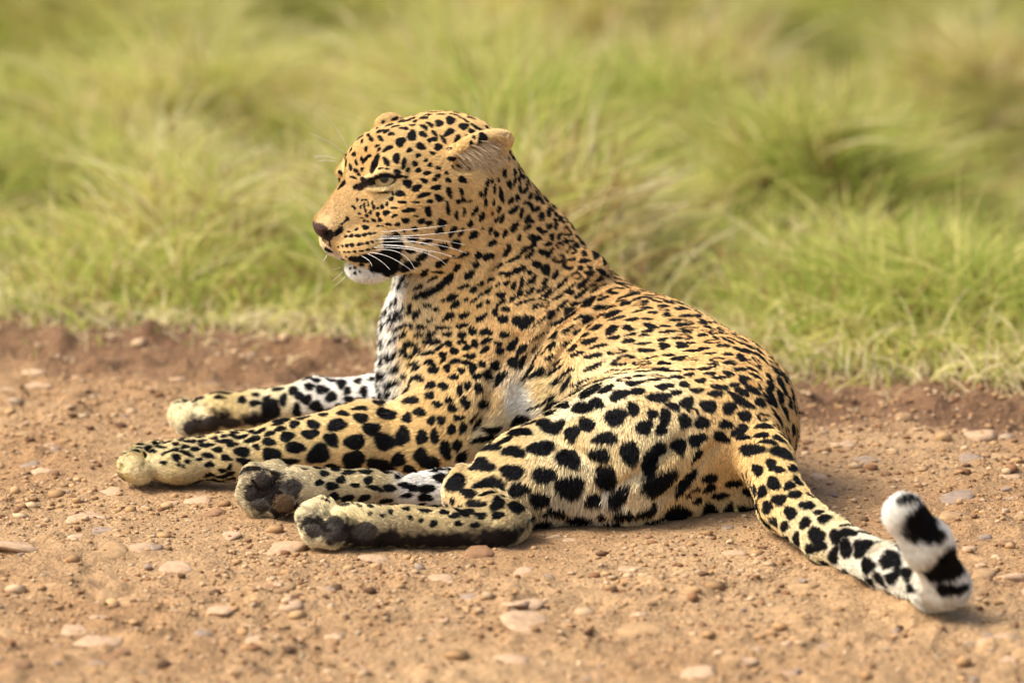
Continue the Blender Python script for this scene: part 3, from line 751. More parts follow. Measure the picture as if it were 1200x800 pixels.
# ---- the remaining coat: elongated spots scattered with size and direction by body region
# anchors: px,py, half length, half width, angle, rosette chance
FLD = [(620, 230, 5.5, 3.6, 80, 0), (620, 270, 5.5, 4, -55, .1), (680, 275, 6, 4.2, -30, .35), (660, 320, 8, 3.6, -38, .2), (620, 350, 7, 4.5, -45, .1), (620, 400, 10, 4.5, -52, .1), (580, 480, 10, 5, -65, 0), (680, 400, 11, 4.2, -32, .1), (700, 340, 9, 3.4, -12, .1), (740, 390, 9, 3.6, -5, .2), (770, 345, 8, 3, 12, .1), (830, 385, 8, 3.2, 20, .2), (880, 425, 9, 4.5, 42, .3),
       (925, 470, 10, 5, 70, .3), (935, 520, 11, 5.5, 80, .2), (830, 430, 11, 5, 8, .5), (760, 425, 12, 4.5, -2, .4), (700, 440, 13, 4.8, -15, .3), (650, 445, 10, 3.6, -38, 0), (880, 480, 9, 5.5, 20, .4), (500, 180, 4.5, 3.5, 0, 0), (560, 300, 6, 4, -35, 0), (540, 430, 6, 4.6, 0, 0), (430, 510, 10, 8, 0, 0), (250, 530, 6, 3.5, 0, 0), (700, 520, 13, 10, 0, 0), (480, 600, 4, 3, 0, 0), (920, 590, 9, 7, 45, 0), (1000, 650, 9, 8, 30, 0), (1090, 650, 12, 12, 0, 0), (400, 460, 7, 5, 0, 0)]
fp, fa = [], []
for (px, py, a, b, ang, ro) in FLD:
    h = cast(px, py)
    if h is None: continue
    hit, n, d = h
    v = screen_vec(math.cos(R(ang)), math.sin(R(ang)), n, d)
    st = np.linalg.norm(v); v /= st
    fp.append(hit); fa.append((a * min(st, 1.5), b, ro, *v))
for (p, a, b, v) in ((at(760, 430, .42), 13, 10, (.9, 0, -.4)), (at(640, 420, .52), 12, 8, (.6, 0, -.7)), (at(560, 330, .52), 8, 6, (.5, 0, -.8)), (at(500, 220, .45), 5, 4, (.9, .3, 0)), (at(840, 470, .34), 13, 10, (.5, 0, -.8))):
    fp.append(p); fa.append((a, b, .3, *v))
fp = np.array(fp); fa = np.array(fa)
tick('traced')
HEADC0 = hp(40, 0, 10)
cand = rng.permutation(len(BV))[:60000]
cP, cN = BV[cand], BN[cand]
Wt = np.zeros(len(cP)); fv = np.zeros((len(cP), 6))
for i in range(len(fp)):
    w = 1 / (((cP - fp[i]) ** 2).sum(1) + 0.0004) ** 2
    sgn = np.where((fv[:, 3:] @ fa[i, 3:]) < 0, -1.0, 1.0)
    Wt += w; fv[:, :3] += w[:, None] * fa[i, :3]; fv[:, 3:] += (w * sgn)[:, None] * fa[i, 3:]
fv /= Wt[:, None]
T = fv[:, 3:] - cN * (fv[:, 3:] * cN).sum(1, keepdims=True)
T /= np.maximum(np.linalg.norm(T, axis=1, keepdims=True), 1e-6)
bare = []   # regions kept free of scattered spots: (px,py,radius px)
for q in ((385, 245, 34), (400, 285, 40), (430, 320, 30), (446, 213, 26), (455, 400, 12), (446, 430, 12), (458, 350, 16), (612, 472, 38), (592, 492, 30), (580, 180, 40), (570, 205, 26), (850, 540, 34), (165, 545, 34), (215, 555, 30), (320, 575, 46), (380, 615, 40), (480, 630, 50), (560, 632, 50), (225, 495, 40), (1085, 650, 90), (440, 455, 14)):
    h = cast(q[0], q[1])
    if h is not None: bare.append((h[0], q[2] * S))
okm = cP[:, 2] > 0.004
for (c_, r_) in bare: okm &= ((cP - c_) ** 2).sum(1) > r_ * r_
acc_p = np.array([s_[0] for s_ in sp]); 
acc_a = np.array([s_[3] for s_ in sp]); acc_n = np.array([s_[2] for s_ in sp])
G0 = np.array([s_[1] for s_ in sp])
aP_l = list(acc_p); aA_l = list(acc_a)
buf_p = np.zeros((6000, 3)); buf_g = np.zeros((6000, 2, 3)); buf_n = np.zeros((6000, 3)); nb = len(sp)
buf_p[:nb] = acc_p; buf_g[:nb] = G0; buf_n[:nb] = acc_n
for i in np.nonzero(okm)[0]:
    a, b = fv[i, 0] * S * rng.uniform(.75, 1.25), fv[i, 1] * S * rng.uniform(.8, 1.2)
    d = buf_p[:nb] - cP[i]
    near = (d * d).sum(1) < 0.09 ** 2
    if near.any():
        dn = d[near]
        t = T[i]; bt = np.cross(cN[i], t)
        # distance in the candidate's own metric and in the neighbour's metric
        e1 = ((dn @ t) / (a * 2.0)) ** 2 + ((dn @ bt) / (b * 2.3)) ** 2
        g = buf_g[:nb][near]
        uv = np.einsum('nij,nj->ni', g, dn)
        r2 = np.sqrt((uv ** 2).sum(1))
        reach = 1.2 + .85 * b / np.maximum(0.5 * (a + b), 1e-6) * min(1.0, b / (5 * S))
        same = (buf_n[:nb][near] @ cN[i]) > -0.2
        if ((cP[i] - HEADC0) ** 2).sum() < .19 ** 2: e1 = e1 / 1.9; r2 = r2 / 1.35
        if ((e1 < 1.0) & same).any() or ((r2 < reach) & same).any(): continue
    ang = rng.normal(0, .22)
    t = T[i] * math.cos(ang) + np.cross(cN[i], T[i]) * math.sin(ang); bt = np.cross(cN[i], t)
    kind = 3 if rng.random() < fv[i, 2] else 0
    add_spot(cP[i], cN[i], t * a, bt * b, BLACK, kind, len(sp))
    buf_p[nb] = cP[i]; buf_g[nb] = sp[-1][1]; buf_n[nb] = cN[i]; nb += 1
    if nb > 5900: break
tick('scatter')
print('SPOTS', n_traced, len(sp))


def coat(P, N, pre=None):
    """base coat colour with markings; also fur length, comb direction and bareness"""
    col, L, D = anchor_field(P) if pre is None else pre
    col = col * (1 + 0.07 * fbm(P, 40, 2, 51))[:, None]
    bald = np.zeros(len(P))
    order = np.argsort(P[:, 0]); xs = P[order, 0]
    wob = 0.22 * vnoise(P, 110, 61) + 0.16 * vnoise(P, 230, 62)
    lo = np.array([0.0])
    ink = np.zeros(len(P)); inkc = np.tile(BLACK, (len(P), 1)); warm = np.zeros(len(P))
    for (c_, G, n, reach, sc_, kind, seed, _m) in sp:
        rr = reach * 1.6
        sl = order[np.searchsorted(xs, c_[0] - rr):np.searchsorted(xs, c_[0] + rr)]
        d = P[sl] - c_
        m = (d * d).sum(1) < rr * rr
        sl, d = sl[m], d[m]
        if not len(sl): continue
        uv = d @ G.T
        ang = np.arctan2(uv[:, 1], uv[:, 0])
        ph = seed * 2.399
        e_ = np.sqrt((uv ** 2).sum(1)) * (1 + (0.10 * np.sin(2 * ang + ph) + 0.09 * np.sin(3 * ang + 2.1 * ph) if kind in (0, 3) else 0))
        e_ = e_ + wob[sl] * (0.40 * min(1, reach / .016) if kind != 2 else 0.35)
        facing = (N[sl] @ n) > 0.05
        fat = float(np.clip(.10 - 9.0 * (reach - .008), -.08, .10))
        k = (1 - sstep(e_, 0.90 + fat, 1.14 + fat)) * facing * (np.abs(d @ n) < reach * .8 + .004)
        if kind == 4: k = (1 - sstep(e_ + wob[sl] * .8, 0.55, 1.15)) * facing
        if kind == 3:
            ctr = (1 - sstep(e_, 0.38, 0.62)) * facing
            gap = (np.cos(ang - ph) > 0.80)
            warm[sl] = np.maximum(warm[sl], ctr)
            k = k * (1 - ctr) * np.where(gap, 0.25, 1)
        up = (k > ink[sl]) if kind != 2 else (k > .5)
        ink[sl] = np.maximum(ink[sl], k)
        inkc[sl[up]] = sc_
        if kind == 2: bald[sl] = np.maximum(bald[sl], k)
    # face chart
    q = (P - HO) @ HM.T / S
    u_ = 510 - .866 * q[:, 0] + .5 * np.abs(q[:, 1]); v_ = 235 - .97 * q[:, 2] + .1225 * q[:, 0] + .212 * np.abs(q[:, 1])
    hm = np.nonzero(((q ** 2).sum(1) < 190 ** 2) & (q[:, 0] > 15))[0]
    wf = 0.10 * vnoise(P[hm], 260, 64)
    for lst in (FACE, NOSE):
        for ((x, y, a, b, ang), c_, bl) in lst:
            ca, sa = math.cos(R(ang)), math.sin(R(ang))
            dx, dy = u_[hm] - x, v_[hm] - y
            e_ = np.sqrt(((dx * ca + dy * sa) / a) ** 2 + ((-dx * sa + dy * ca) / b) ** 2) + wf
            soft = min(.5, .12 + .8 / b)
            k = 1 - sstep(e_, 1.06 - soft * .5, 1.06 + soft * .5)
            k = k * ((q[hm, 0] > 128) & (np.abs(q[hm, 1]) < 24) if lst is NOSE else ((q[hm, 0] < 150) & (q[hm, 1] > (-200 if y < 250 else -4))))
            up = k > .02
            ii_ = hm[up]
            inkc[ii_] = inkc[ii_] * (1 - k[up][:, None]) + c_ * k[up][:, None]
            inkc[ii_] = np.where(ink[ii_][:, None] < .05, c_, inkc[ii_])
            ink[ii_] = np.maximum(ink[ii_], k[up])
            if bl: bald[ii_] = np.maximum(bald[ii_], k[up])
    wc = lin((186, 128, 62))
    col = col * (1 - 0.5 * warm[:, None]) + wc * 0.5 * warm[:, None]
    col = col * (1 - ink[:, None]) + inkc * ink[:, None]
    return np.clip(col, 0.004, 0.95), L, D, bald


# ------------------------------------------------------------------ leopard objects
leo = bpy.data.objects.new('leopard', None)
COL.objects.link(leo)
leo.location = tuple(ground_at(700, 600))
tag(leo, 'spotted golden leopard lying on the dirt road with its head raised', 'leopard')
LOFF = np.array(leo.location)
EYES = [hp(88, 40, 37), hp(88, -40, 37)]
VF = anchor_field(BV)
bc, bL, bD, bB = coat(BV, BN, VF)
m_skin = attr_mat('leopard_coat', 'tint', 0.7, 0.2, noise=(260, .25), bump=(520, .7))
body = mesh_obj('body', BV - LOFF, BQ, m_skin, leo, colors={'tint': bc})

tick('body')
# eyes
def uv_sphere(r, nu=32, nv=20):
    V = [(0, 0, r)]
    for j in range(1, nv):
        for i in range(nu):
            a, b = 2 * math.pi * i / nu, math.pi * j / nv
            V.append((r * math.sin(b) * math.cos(a), r * math.sin(b) * math.sin(a), r * math.cos(b)))
    V.append((0, 0, -r))
    F = []
    for i in range(nu):
        F.append((0, 1 + i, 1 + (i + 1) % nu, 0))
    V = np.array(V)
    Q = []
    for j in range(nv - 2):
        for i in range(nu):
            a = 1 + j * nu + i; b = 1 + j * nu + (i + 1) % nu
            Q.append((a, a + nu, b + nu, b))
    # caps as thin quads around the poles
    for i in range(0, nu, 2):
        Q.append((0, 1 + i, 1 + (i + 1) % nu, 1 + (i + 2) % nu))
        b0 = 1 + (nv - 2) * nu
        Q.append((len(V) - 1, b0 + (i + 2) % nu, b0 + (i + 1) % nu, b0 + i))
    return V, np.array(Q)


m_eye = bpy.data.materials.new('eye'); m_eye.use_nodes = True
t_ = m_eye.node_tree; b_ = t_.nodes['Principled BSDF']
b_.inputs['Roughness'].default_value = 0.04; b_.inputs['Specular IOR Level'].default_value = 0.6
tc = t_.nodes.new('ShaderNodeTexCoord'); sep = t_.nodes.new('ShaderNodeSeparateXYZ')
t_.links.new(tc.outputs['Object'], sep.inputs[0])
ER = 14.5 * S
mr = t_.nodes.new('ShaderNodeMapRange'); mr.inputs[1].default_value = -ER; mr.inputs[2].default_value = ER
t_.links.new(sep.outputs['Z'], mr.inputs[0])
cr = t_.nodes.new('ShaderNodeValToRGB')
els = cr.color_ramp.elements
els[0].position = 0.0; els[0].color = (0.02, 0.015, 0.01, 1)
els[1].position = 0.985; els[1].color = (0.004, 0.004, 0.004, 1)
for p_, c_ in ((0.60, (0.03, 0.02, 0.012)), (0.66, (0.22, 0.17, 0.06)), (0.80, (0.56, 0.44, 0.20)), (0.95, (0.46, 0.37, 0.17)), (0.97, (0.02, 0.02, 0.01))):
    e_ = els.new(p_); e_.color = (*c_, 1)
t_.links.new(mr.outputs[0], cr.inputs[0]); t_.links.new(cr.outputs[0], b_.inputs['Base Color'])
for s in (1, -1):
    V, F = uv_sphere(ER)
    o = mesh_obj('eye', V, F, m_eye, leo)
    gaze = HF * 0.62 + HN * s * 0.78 + HZ * 0.16
    o.rotation_euler = Vector(gaze).to_track_quat('Z', 'Y').to_euler()
    o.location = hp(88 if s > 0 else 85, 38.5 * s * (1 if s > 0 else .62), 43.5) - LOFF

# fur ------------------------------------------------------------------
def tri_sample(n, weight=None):
    A, B, C, Dv = (BV[BQ[:, i]] for i in range(4))
    ar = np.linalg.norm(np.cross(C - A, Dv - B), axis=1) * 0.5
    cen = (A + B + C + Dv) / 4
    ar = ar * weight(cen, BN[BQ[:, 0]])
    idx = rng.choice(len(ar), n, p=ar / ar.sum())
    u, v = rng.random(n)[:, None], rng.random(n)[:, None]
    P = (A[idx] * (1 - u) + B[idx] * u) * (1 - v) + (Dv[idx] * (1 - u) + C[idx] * u) * v
    N = (BN[BQ[idx, 0]] * (1 - u) + BN[BQ[idx, 1]] * u) * (1 - v) + (BN[BQ[idx, 3]] * (1 - u) + BN[BQ[idx, 2]] * u) * v
    N /= np.maximum(np.linalg.norm(N, axis=1, keepdims=True), 1e-6)
    W4 = np.concatenate([(1 - u) * (1 - v), u * (1 - v), u * v, (1 - u) * v], 1)
    pre = [np.einsum('ni,ni...->n...', W4, f[BQ[idx]]) for f in VF]
    return P, N, pre


HEADC = hp(60, 0, 10)


def wfun(c, n):
    w = np.where(c[:, 2] > -0.004, 1.0, 0.0)
    back = (n @ FWD)
    w = w * np.where(back > 0.35, 0.35, 1.0)
    w = w * (1 + 1.6 * (((c - HEADC) ** 2).sum(1) < 0.22 ** 2))
    return w


tick('pre fur')
NF = 430000
P, N, pre = tri_sample(NF, wfun)
fL, fD = pre[1], pre[2]
T = fD - N * (fD * N).sum(1, keepdims=True)
T /= np.maximum(np.linalg.norm(T, axis=1, keepdims=True), 1e-6)
fc, fL, fD, fB = coat(P + T * (fL * .00042)[:, None], N, pre)
tick('coat fur')
keep = fB < 0.45
for (c_, M, s) in EA: pass
for s in (1, -1):   # keep the eyes clear
    q = (P - hp(97, 45 * s, 42)) @ HM.T / S
    ca, sa = math.cos(R(26 * s)), math.sin(R(26 * s))
    q = np.c_[q[:, 0] * ca + q[:, 1] * sa, -q[:, 0] * sa + q[:, 1] * ca, q[:, 2]]
    keep &= ~(((q[:, 0] / 21) ** 2 + (q[:, 1] / 14) ** 2 + (q[:, 2] / 9.0) ** 2) < 1)
    near = ((q[:, 0] / 32) ** 2 + (q[:, 1] / 22) ** 2 + (q[:, 2] / 18) ** 2) < 1
    fL = np.where(near, np.minimum(fL, 2.2), fL)
P, N, fc, fL, fD = P[keep], N[keep], fc[keep], fL[keep], fD[keep]
fD = fD + 0.28 * np.c_[vnoise(P, 28, 71), vnoise(P, 28, 72), vnoise(P, 28, 73)] + rng.normal(0, .13, fD.shape)
T = fD - N * (fD * N).sum(1, keepdims=True)
T /= np.maximum(np.linalg.norm(T, axis=1, keepdims=True), 1e-6)
Lm = fL / 1000 * rng.uniform(.65, 1.2, len(P)) * np.where(fL > 11.5, 1.1, .90)
lift = np.clip(rng.normal(.36, .10, len(P)) + 0.10 * vnoise(P, 45, 75), .12, .8)
K = 4
pts = []
for k in range(K):
    t = k / (K - 1)
    up = lift * t * (1 - 0.35 * t)
    p_ = P + T * (Lm * t * np.sqrt(np.clip(1 - lift ** 2, 0, 1)))[:, None] + N * (Lm * up)[:, None] - N * 0.0006 * (1 - t)
    pts.append(p_)
HP = np.stack(pts, 1)
HP[:, :, 2] = np.maximum(HP[:, :, 2], 0.001)
r0 = 0.00050 * rng.uniform(.8, 1.2, len(P)) * np.clip(fL / 9, .8, 1.15)
HRad = np.stack([r0, r0, r0 * .75, r0 * .15], 1)
fc = fc * np.clip(1 + rng.normal(0, .17, len(P)) + .10 * vnoise(P, 190, 77), .45, 1.5)[:, None] * (1 + 0.05 * np.c_[rng.normal(0, 1, len(P)), np.zeros(len(P)), -rng.normal(0, 1, len(P))])
m_fur = attr_mat('fur_strands', 'tint', 0.6, 0.12)
fur = hair_obj('fur', HP - LOFF, HRad, np.clip(fc, 0.003, 0.95), m_fur, body)
tag(fur, kind='stuff')

tick('fur')
# ear inner hair
hs = []
for (c_, M, s) in EA:
    if s < 0: continue
    n = 2200
    u = rng.uniform(-.95, .62, n); w_ = rng.uniform(-.85, .9, n)
    base = c_ + (M[0] * (u * 36)[:, None] + M[2] * (w_ * 21)[:, None] + M[1] * -1.5) * S
    dr = M[0] * rng.uniform(.55, 1, n)[:, None] + M[1] * rng.uniform(.15, .7, n)[:, None] + M[2] * rng.normal(.55, .28, n)[:, None]
    dr /= np.linalg.norm(dr, axis=1, keepdims=True)
    L_ = rng.uniform(14, 30, n)[:, None] * S * np.where(u > .1, .55, 1)[:, None]
    hs.append(np.stack([base + dr * L_ * t + np.array([0, 0, -1]) * (L_ * t * t * .22) for t in (0, .33, .66, 1)], 1))
HE = np.concatenate(hs)
ec = np.where((rng.random(len(HE)) < .22)[:, None], lin((140, 106, 66)), lin((238, 218, 176))) * rng.uniform(.8, 1.1, len(HE))[:, None]
er = np.tile(np.array([.00055, .0005, .00036, .0001]), (len(HE), 1))
ear = hair_obj('ear_hair', HE - LOFF, er, ec, m_fur, body); tag(ear, kind='stuff')


# whiskers: each its own tapered tube
def tube(name, pts, r0, r1, mat, parent, sides=5):
    pts = np.asarray(pts); n = len(pts)
    Vs = []
    for i in range(n):
        tdir = pts[min(i + 1, n - 1)] - pts[max(i - 1, 0)]; tdir /= np.linalg.norm(tdir)
        a = np.cross(tdir, (0.3, .2, 1)); a /= np.linalg.norm(a); b = np.cross(tdir, a)
        r = r0 + (r1 - r0) * i / (n - 1)
        for k in range(sides):
            th = 2 * math.pi * k / sides
            Vs.append(pts[i] + (a * math.cos(th) + b * math.sin(th)) * r)
    F = []
    for i in range(n - 1):
        for k in range(sides):
            F.append((i * sides + k, i * sides + (k + 1) % sides, (i + 1) * sides + (k + 1) % sides, (i + 1) * sides + k))
    return mesh_obj(name, np.array(Vs), F, mat, parent)


m_wh = plain_mat('whisker', (245, 240, 228), 0.4, 0.4)


def whisker(p0, mid, end):
    """photo points p0 (on the face), a bend and the tip; tip stands out towards the near side"""
    h = cast(*p0)
    if h is None: return
    a = h[0]
    Y0 = a[1]
    out = 0.07
    b = at(*mid, Y0 - out * .6); c = at(*end, Y0 - out)
    pts = [(1 - t) ** 2 * a + 2 * t * (1 - t) * (2 * b - .5 * a - .5 * c) + t * t * c for t in np.linspace(0, 1, 12)]
    tube('whisker', np.array(pts) - LOFF, 0.00036, .00014, m_wh, leo)


for w_ in (((446, 277), (500, 275), (558, 268)), ((440, 281), (490, 279), (545, 287)), ((444, 284), (500, 285), (547, 297)), ((446, 287), (495, 292), (533, 302)), ((438, 290), (490, 294), (523, 310)), ((440, 293), (470, 297), (487, 318)),
           ((432, 296), (456, 301), (482, 317)), ((430, 297), (445, 305), (457, 316)), ((424, 300), (432, 305), (436, 312)), ((448, 272), (500, 267), (524, 264)), ((446, 279), (480, 282), (510, 289)), ((442, 288), (470, 288), (505, 296))):
    whisker(*w_)
for (p0, p1, p2) in (((407, 172), (394, 148), (376, 128)), ((402, 178), (386, 164), (362, 156)), ((394, 186), (380, 181), (368, 184)), ((393, 189), (380, 187), (374, 189))):   # far brow hairs
    a, b, c = at(*p0, .42), at(*p1, .40), at(*p2, .38)
    pts = [(1 - t) ** 2 * a + 2 * t * (1 - t) * b + t * t * c for t in np.linspace(0, 1, 10)]
    tube('whisker', np.array(pts) - LOFF, .0006, .0002, m_wh, leo)
for (p0, p1, p2) in (((402, 318), (398, 322), (390, 329)), ((405, 323), (400, 330), (391, 335)), ((399, 313), (394, 315), (390, 316)), ((383, 299), (381, 304), (378, 306))):   # chin hairs
    a, b, c = at(*p0, .22), at(*p1, .20), at(*p2, .19)
    pts = [(1 - t) ** 2 * a + 2 * t * (1 - t) * b + t * t * c for t in np.linspace(0, 1, 8)]
    tube('whisker', np.array(pts) - LOFF, .0005, .0002, m_wh, leo)

# ------------------------------------------------------------------ stones
def ico(sub=2):
    import bmesh
    bm = bmesh.new(); bmesh.ops.create_icosphere(bm, subdivisions=sub, radius=1.0)
    V = np.array([v.co[:] for v in bm.verts]); F = np.array([[v.index for v in f.verts] for f in bm.faces])
    bm.free(); return V, F


IV2, IF2 = ico(2); IV1, IF1 = ico(1)


def rock(V, seed, rough=.28, flat=None):
    n = V / np.linalg.norm(V, axis=1, keepdims=True)
    r = 1 + rough * vnoise(n * 1.0 + seed * 3.7, 1.3, seed) + rough * .5 * vnoise(n + seed, 3.1, seed + 5)
    v = n * r[:, None]
    g = np.random.default_rng(seed)
    for _ in range(7):
        pn = g.normal(size=3); pn /= np.linalg.norm(pn); pd = g.uniform(.62, .95)
        v = v - np.maximum(v @ pn - pd, 0)[:, None] * pn
    if flat is not None: v[:, 2] = np.minimum(v[:, 2], flat + .08 * vnoise(n, 4, seed))
    return v


stone_cols = {'pale': (176, 146, 113), 'grey': (144, 124, 104), 'tan': (160, 129, 90), 'brown': (92, 69, 48), 'rust': (138, 104, 73)}
m_st = {}
for k, c in stone_cols.items():
    m, t, b = new_mat('stone_' + k)
    tcn = t.nodes.new('ShaderNodeTexCoord'); nz = t.nodes.new('ShaderNodeTexNoise'); nz.inputs['Scale'].default_value = 90; nz.inputs['Detail'].default_value = 7
    oi = t.nodes.new('ShaderNodeObjectInfo')
    geo = t.nodes.new('ShaderNodeNewGeometry')
    t.links.new(geo.outputs['Position'], nz.inputs['Vector'])
    cr = t.nodes.new('ShaderNodeValToRGB'); l = lin(c)
    cr.color_ramp.elements[0].position = .3; cr.color_ramp.elements[1].position = .72
    cr.color_ramp.elements[0].color = (*(l * .72), 1); cr.color_ramp.elements[1].color = (*np.minimum(l * 1.18, 1), 1)
    t.links.new(nz.outputs['Fac'], cr.inputs[0]); t.links.new(cr.outputs[0], b.inputs['Base Color'])
    bp = t.nodes.new('ShaderNodeBump'); bp.inputs['Strength'].default_value = .4; bp.inputs['Distance'].default_value = .003
    t.links.new(nz.outputs['Fac'], bp.inputs['Height']); t.links.new(bp.outputs[0], b.inputs['Normal'])
    b.inputs['Roughness'].default_value = .85; b.inputs['Specular IOR Level'].default_value = .2
    m_st[k] = m
flat_me, lump_me = {}, {}
for k in stone_cols:
    flat_me[k] = []; lump_me[k] = []
    for j in range(5):
        for store, fl in ((flat_me, .55), (lump_me, None)):
            v = rock(IV2, 10 + j * 7 + (0 if fl else 50), .42 if fl else .30, fl)
            o = mesh_obj('stone', v, IF2, m_st[k]); me = o.data; bpy.data.objects.remove(o)
            store[k].append(me)


def on_body(x, y, m=0.03):
    return sdf(np.array([[x, y, .02]]))[0] < m


def stone(px, py, a, h, kind, flat=True, aspect=.75):
    """a: half width in photo pixels"""
    g = ground_at(px, py)
    z = terrain(np.array([g[0]]), np.array([g[1]]))[0]
    me = random.choice((flat_me if flat else lump_me)[kind])
    o = bpy.data.objects.new('stone' if flat else 'pebble', me)
    COL.objects.link(o)
    a *= S
    o.scale = (a, a * aspect, h * (1.25 if flat else 1))
    o.rotation_euler = (random.gauss(.06, .10), random.gauss(0, .10), random.gauss(0, .6))
    if flat:
        o.parent = road
        o.location = (g[0], g[1], z - h * .34)
    else:
        o.location = (g[0], g[1], z + h * .35)
        marks = (((165, 560), .16, "beside the front paw"), ((225, 505), .16, "beside the far front paw"), ((370, 635), .17, "beside the hind feet"), ((480, 645), .17, "in front of the outstretched hind foot"), ((1110, 705), .20, "beside the tail tip"), ((980, 655), .20, "along the tail"), ((720, 618), .22, "below the haunch"))
        where = None; best = 9
        for (mp, rad, txt) in marks:
            dd = np.linalg.norm(ground_at(*mp)[:2] - g[:2]) / rad
            if dd < 1 and dd < best: best, where = dd, txt
        if where is None:
            ee = edge(g[0], g[1])
            where = ("on the rough brown road edge" if ee > -.40 else "just before the brown road edge" if ee > -.65 else "behind the leopard" if g[1] > .42 and -.5 < g[0] < .5 else
                     "beyond the front paws" if g[0] < -.5 and g[1] > .25 else "behind the tail" if g[0] > .5 and g[1] > -.3 else "out past the paws" if g[0] < -.5 and g[1] > -.35 else "on open dirt before the leopard" if g[1] > -.75 else "on open dirt well in front of the leopard")
        size = 'tiny' if a < 3.8 * S else 'small' if a < 5.5 * S else 'larger'
        shape = 'flattish' if aspect < .86 else 'squat' if aspect < .98 else 'rounded'
        kindw = {'pale': 'pale pebble', 'grey': 'grey pebble', 'tan': 'tan pebble', 'brown': 'dark brown clod', 'rust': 'rust red pebble'}[kind]
        lab = size + ' ' + shape + ' ' + kindw + ' ' + where
        tag(o, lab, 'clod' if kind == 'brown' else 'pebble', kindw + 's ' + where)
    return o


ST = [(322, 640, 48, .014, 'pale'), (128, 578, 26, .012, 'pale'), (102, 606, 32, .014, 'pale'), (22, 640, 34, .012, 'pale'), (45, 448, 26, .010, 'pale'), (40, 470, 22, .01, 'tan'), (64, 528, 11, .016, 'grey'), (36, 544, 13, .015, 'grey'), (50, 552, 16, .01, 'pale'), (70, 577, 18, .012, 'pale'), (122, 624, 18, .009, 'grey'),
      (130, 650, 26, .014, 'tan'), (168, 645, 20, .012, 'pale'), (208, 664, 24, .010, 'pale'), (440, 654, 22, .012, 'pale'), (562, 650, 22, .012, 'rust'), (128, 698, 20, .01, 'tan'), (122, 752, 28, .012, 'pale'), (622, 736, 34, .012, 'pale'), (752, 742, 24, .012, 'tan'), (600, 772, 26, .012, 'pale'), (945, 688, 24, .012, 'tan'), (920, 718, 22, .012, 'tan'),
      (815, 788, 30, .012, 'pale'), (1170, 750, 26, .013, 'pale'), (1185, 770, 24, .013, 'pale'), (1150, 672, 26, .014, 'tan'), (1188, 676, 20, .012, 'pale'), (1120, 612, 20, .018, 'tan'), (1060, 491, 16, .035, 'tan'), (990, 522, 20, .012, 'pale'), (1150, 512, 26, .014, 'pale'), (1140, 560, 22, .014, 'tan'), (1172, 540, 22, .010, 'tan'), (1020, 545, 18, .010, 'grey'), (960, 560, 16, .010, 'pale'), (1185, 592, 20, .009, 'grey'), (520, 680, 18, .01, 'pale'), (550, 704, 16, .008, 'grey'), (610, 668, 16, .008, 'pale'),
      (800, 690, 16, .009, 'tan'), (735, 668, 18, .008, 'pale'), (860, 650, 16, .009, 'pale'), (395, 745, 18, .009, 'pale'), (330, 690, 16, .009, 'tan'), (260, 718, 22, .008, 'pale'), (60, 690, 20, .008, 'tan'), (270, 630, 18, .009, 'pale')]
for q in ST: stone(*q, aspect=random.uniform(.6, 1.0))
for _ in range(190):
    px, py = random.uniform(-60, 1260), random.uniform(425, 830)
    g = ground_at(px, py)
    if edge(g[0], g[1]) > -.3 or on_body(g[0], g[1]): continue
    stone(px, py, random.choice((7, 8, 9, 10, 12, 14, 17)) * random.uniform(.8, 1.2), random.uniform(.006, .011), random.choice(('pale', 'pale', 'tan', 'tan', 'grey', 'rust')), True, random.uniform(.6, 1.1))
for q in ((194, 776, 9, .011, 'brown'), (253, 691, 8, .009, 'brown'), (395, 692, 8, .008, 'brown'), (65, 556, 6, .008, 'rust'), (450, 800, 7, .008, 'brown')):
    stone(*q, flat=False, aspect=.9)
for _ in range(130):
    px, py = random.uniform(-40, 1240), random.uniform(415, 815)
    g = ground_at(px, py)
    if edge(g[0], g[1]) > -.12 or on_body(g[0], g[1]): continue
    s_ = random.choice((3, 3.5, 4, 5, 6.5))
    stone(px, py, s_, s_ * S * random.uniform(.6, .9), random.choice(('pale', 'tan', 'grey', 'brown', 'rust', 'rust')), False, random.uniform(.75, 1.1))

tick('stones')
# gravel too small to pick apart
NG = 42000
gx = rng.uniform(-1.4, 1.4, NG * 2); gy = rng.uniform(-1.75, 1.5, NG * 2)
k_ = edge(gx, gy) < 0.02 + rng.normal(0, .03, NG * 2)
dens = 0.5 + 0.5 * fbm(np.c_[gx, gy], 3, 3, 91)
k_ &= rng.random(NG * 2) < np.clip(dens, .15, 1)
gx, gy = gx[k_][:NG], gy[k_][:NG]
gz = terrain(gx, gy)
gs = np.exp(rng.normal(math.log(.0023), .6, len(gx)))
k_ = sdf(np.c_[gx, gy, np.full(len(gx), .02)]) > .012
gx, gy, gz, gs = gx[k_], gy[k_], gz[k_], gs[k_]
protos = [rock(IV1, 200 + j, .35) for j in range(6)]
GV, GF, GC = [], [], []
th = rng.uniform(0, 6.28, len(gx))
pal = np.array([lin(c) for c in ((180, 152, 116), (158, 124, 84), (128, 92, 62), (94, 68, 48), (164, 142, 112), (172, 138, 96))])
pid = rng.choice(6, len(gx), p=[.20, .32, .16, .06, .08, .18])
nvp = len(IV1)
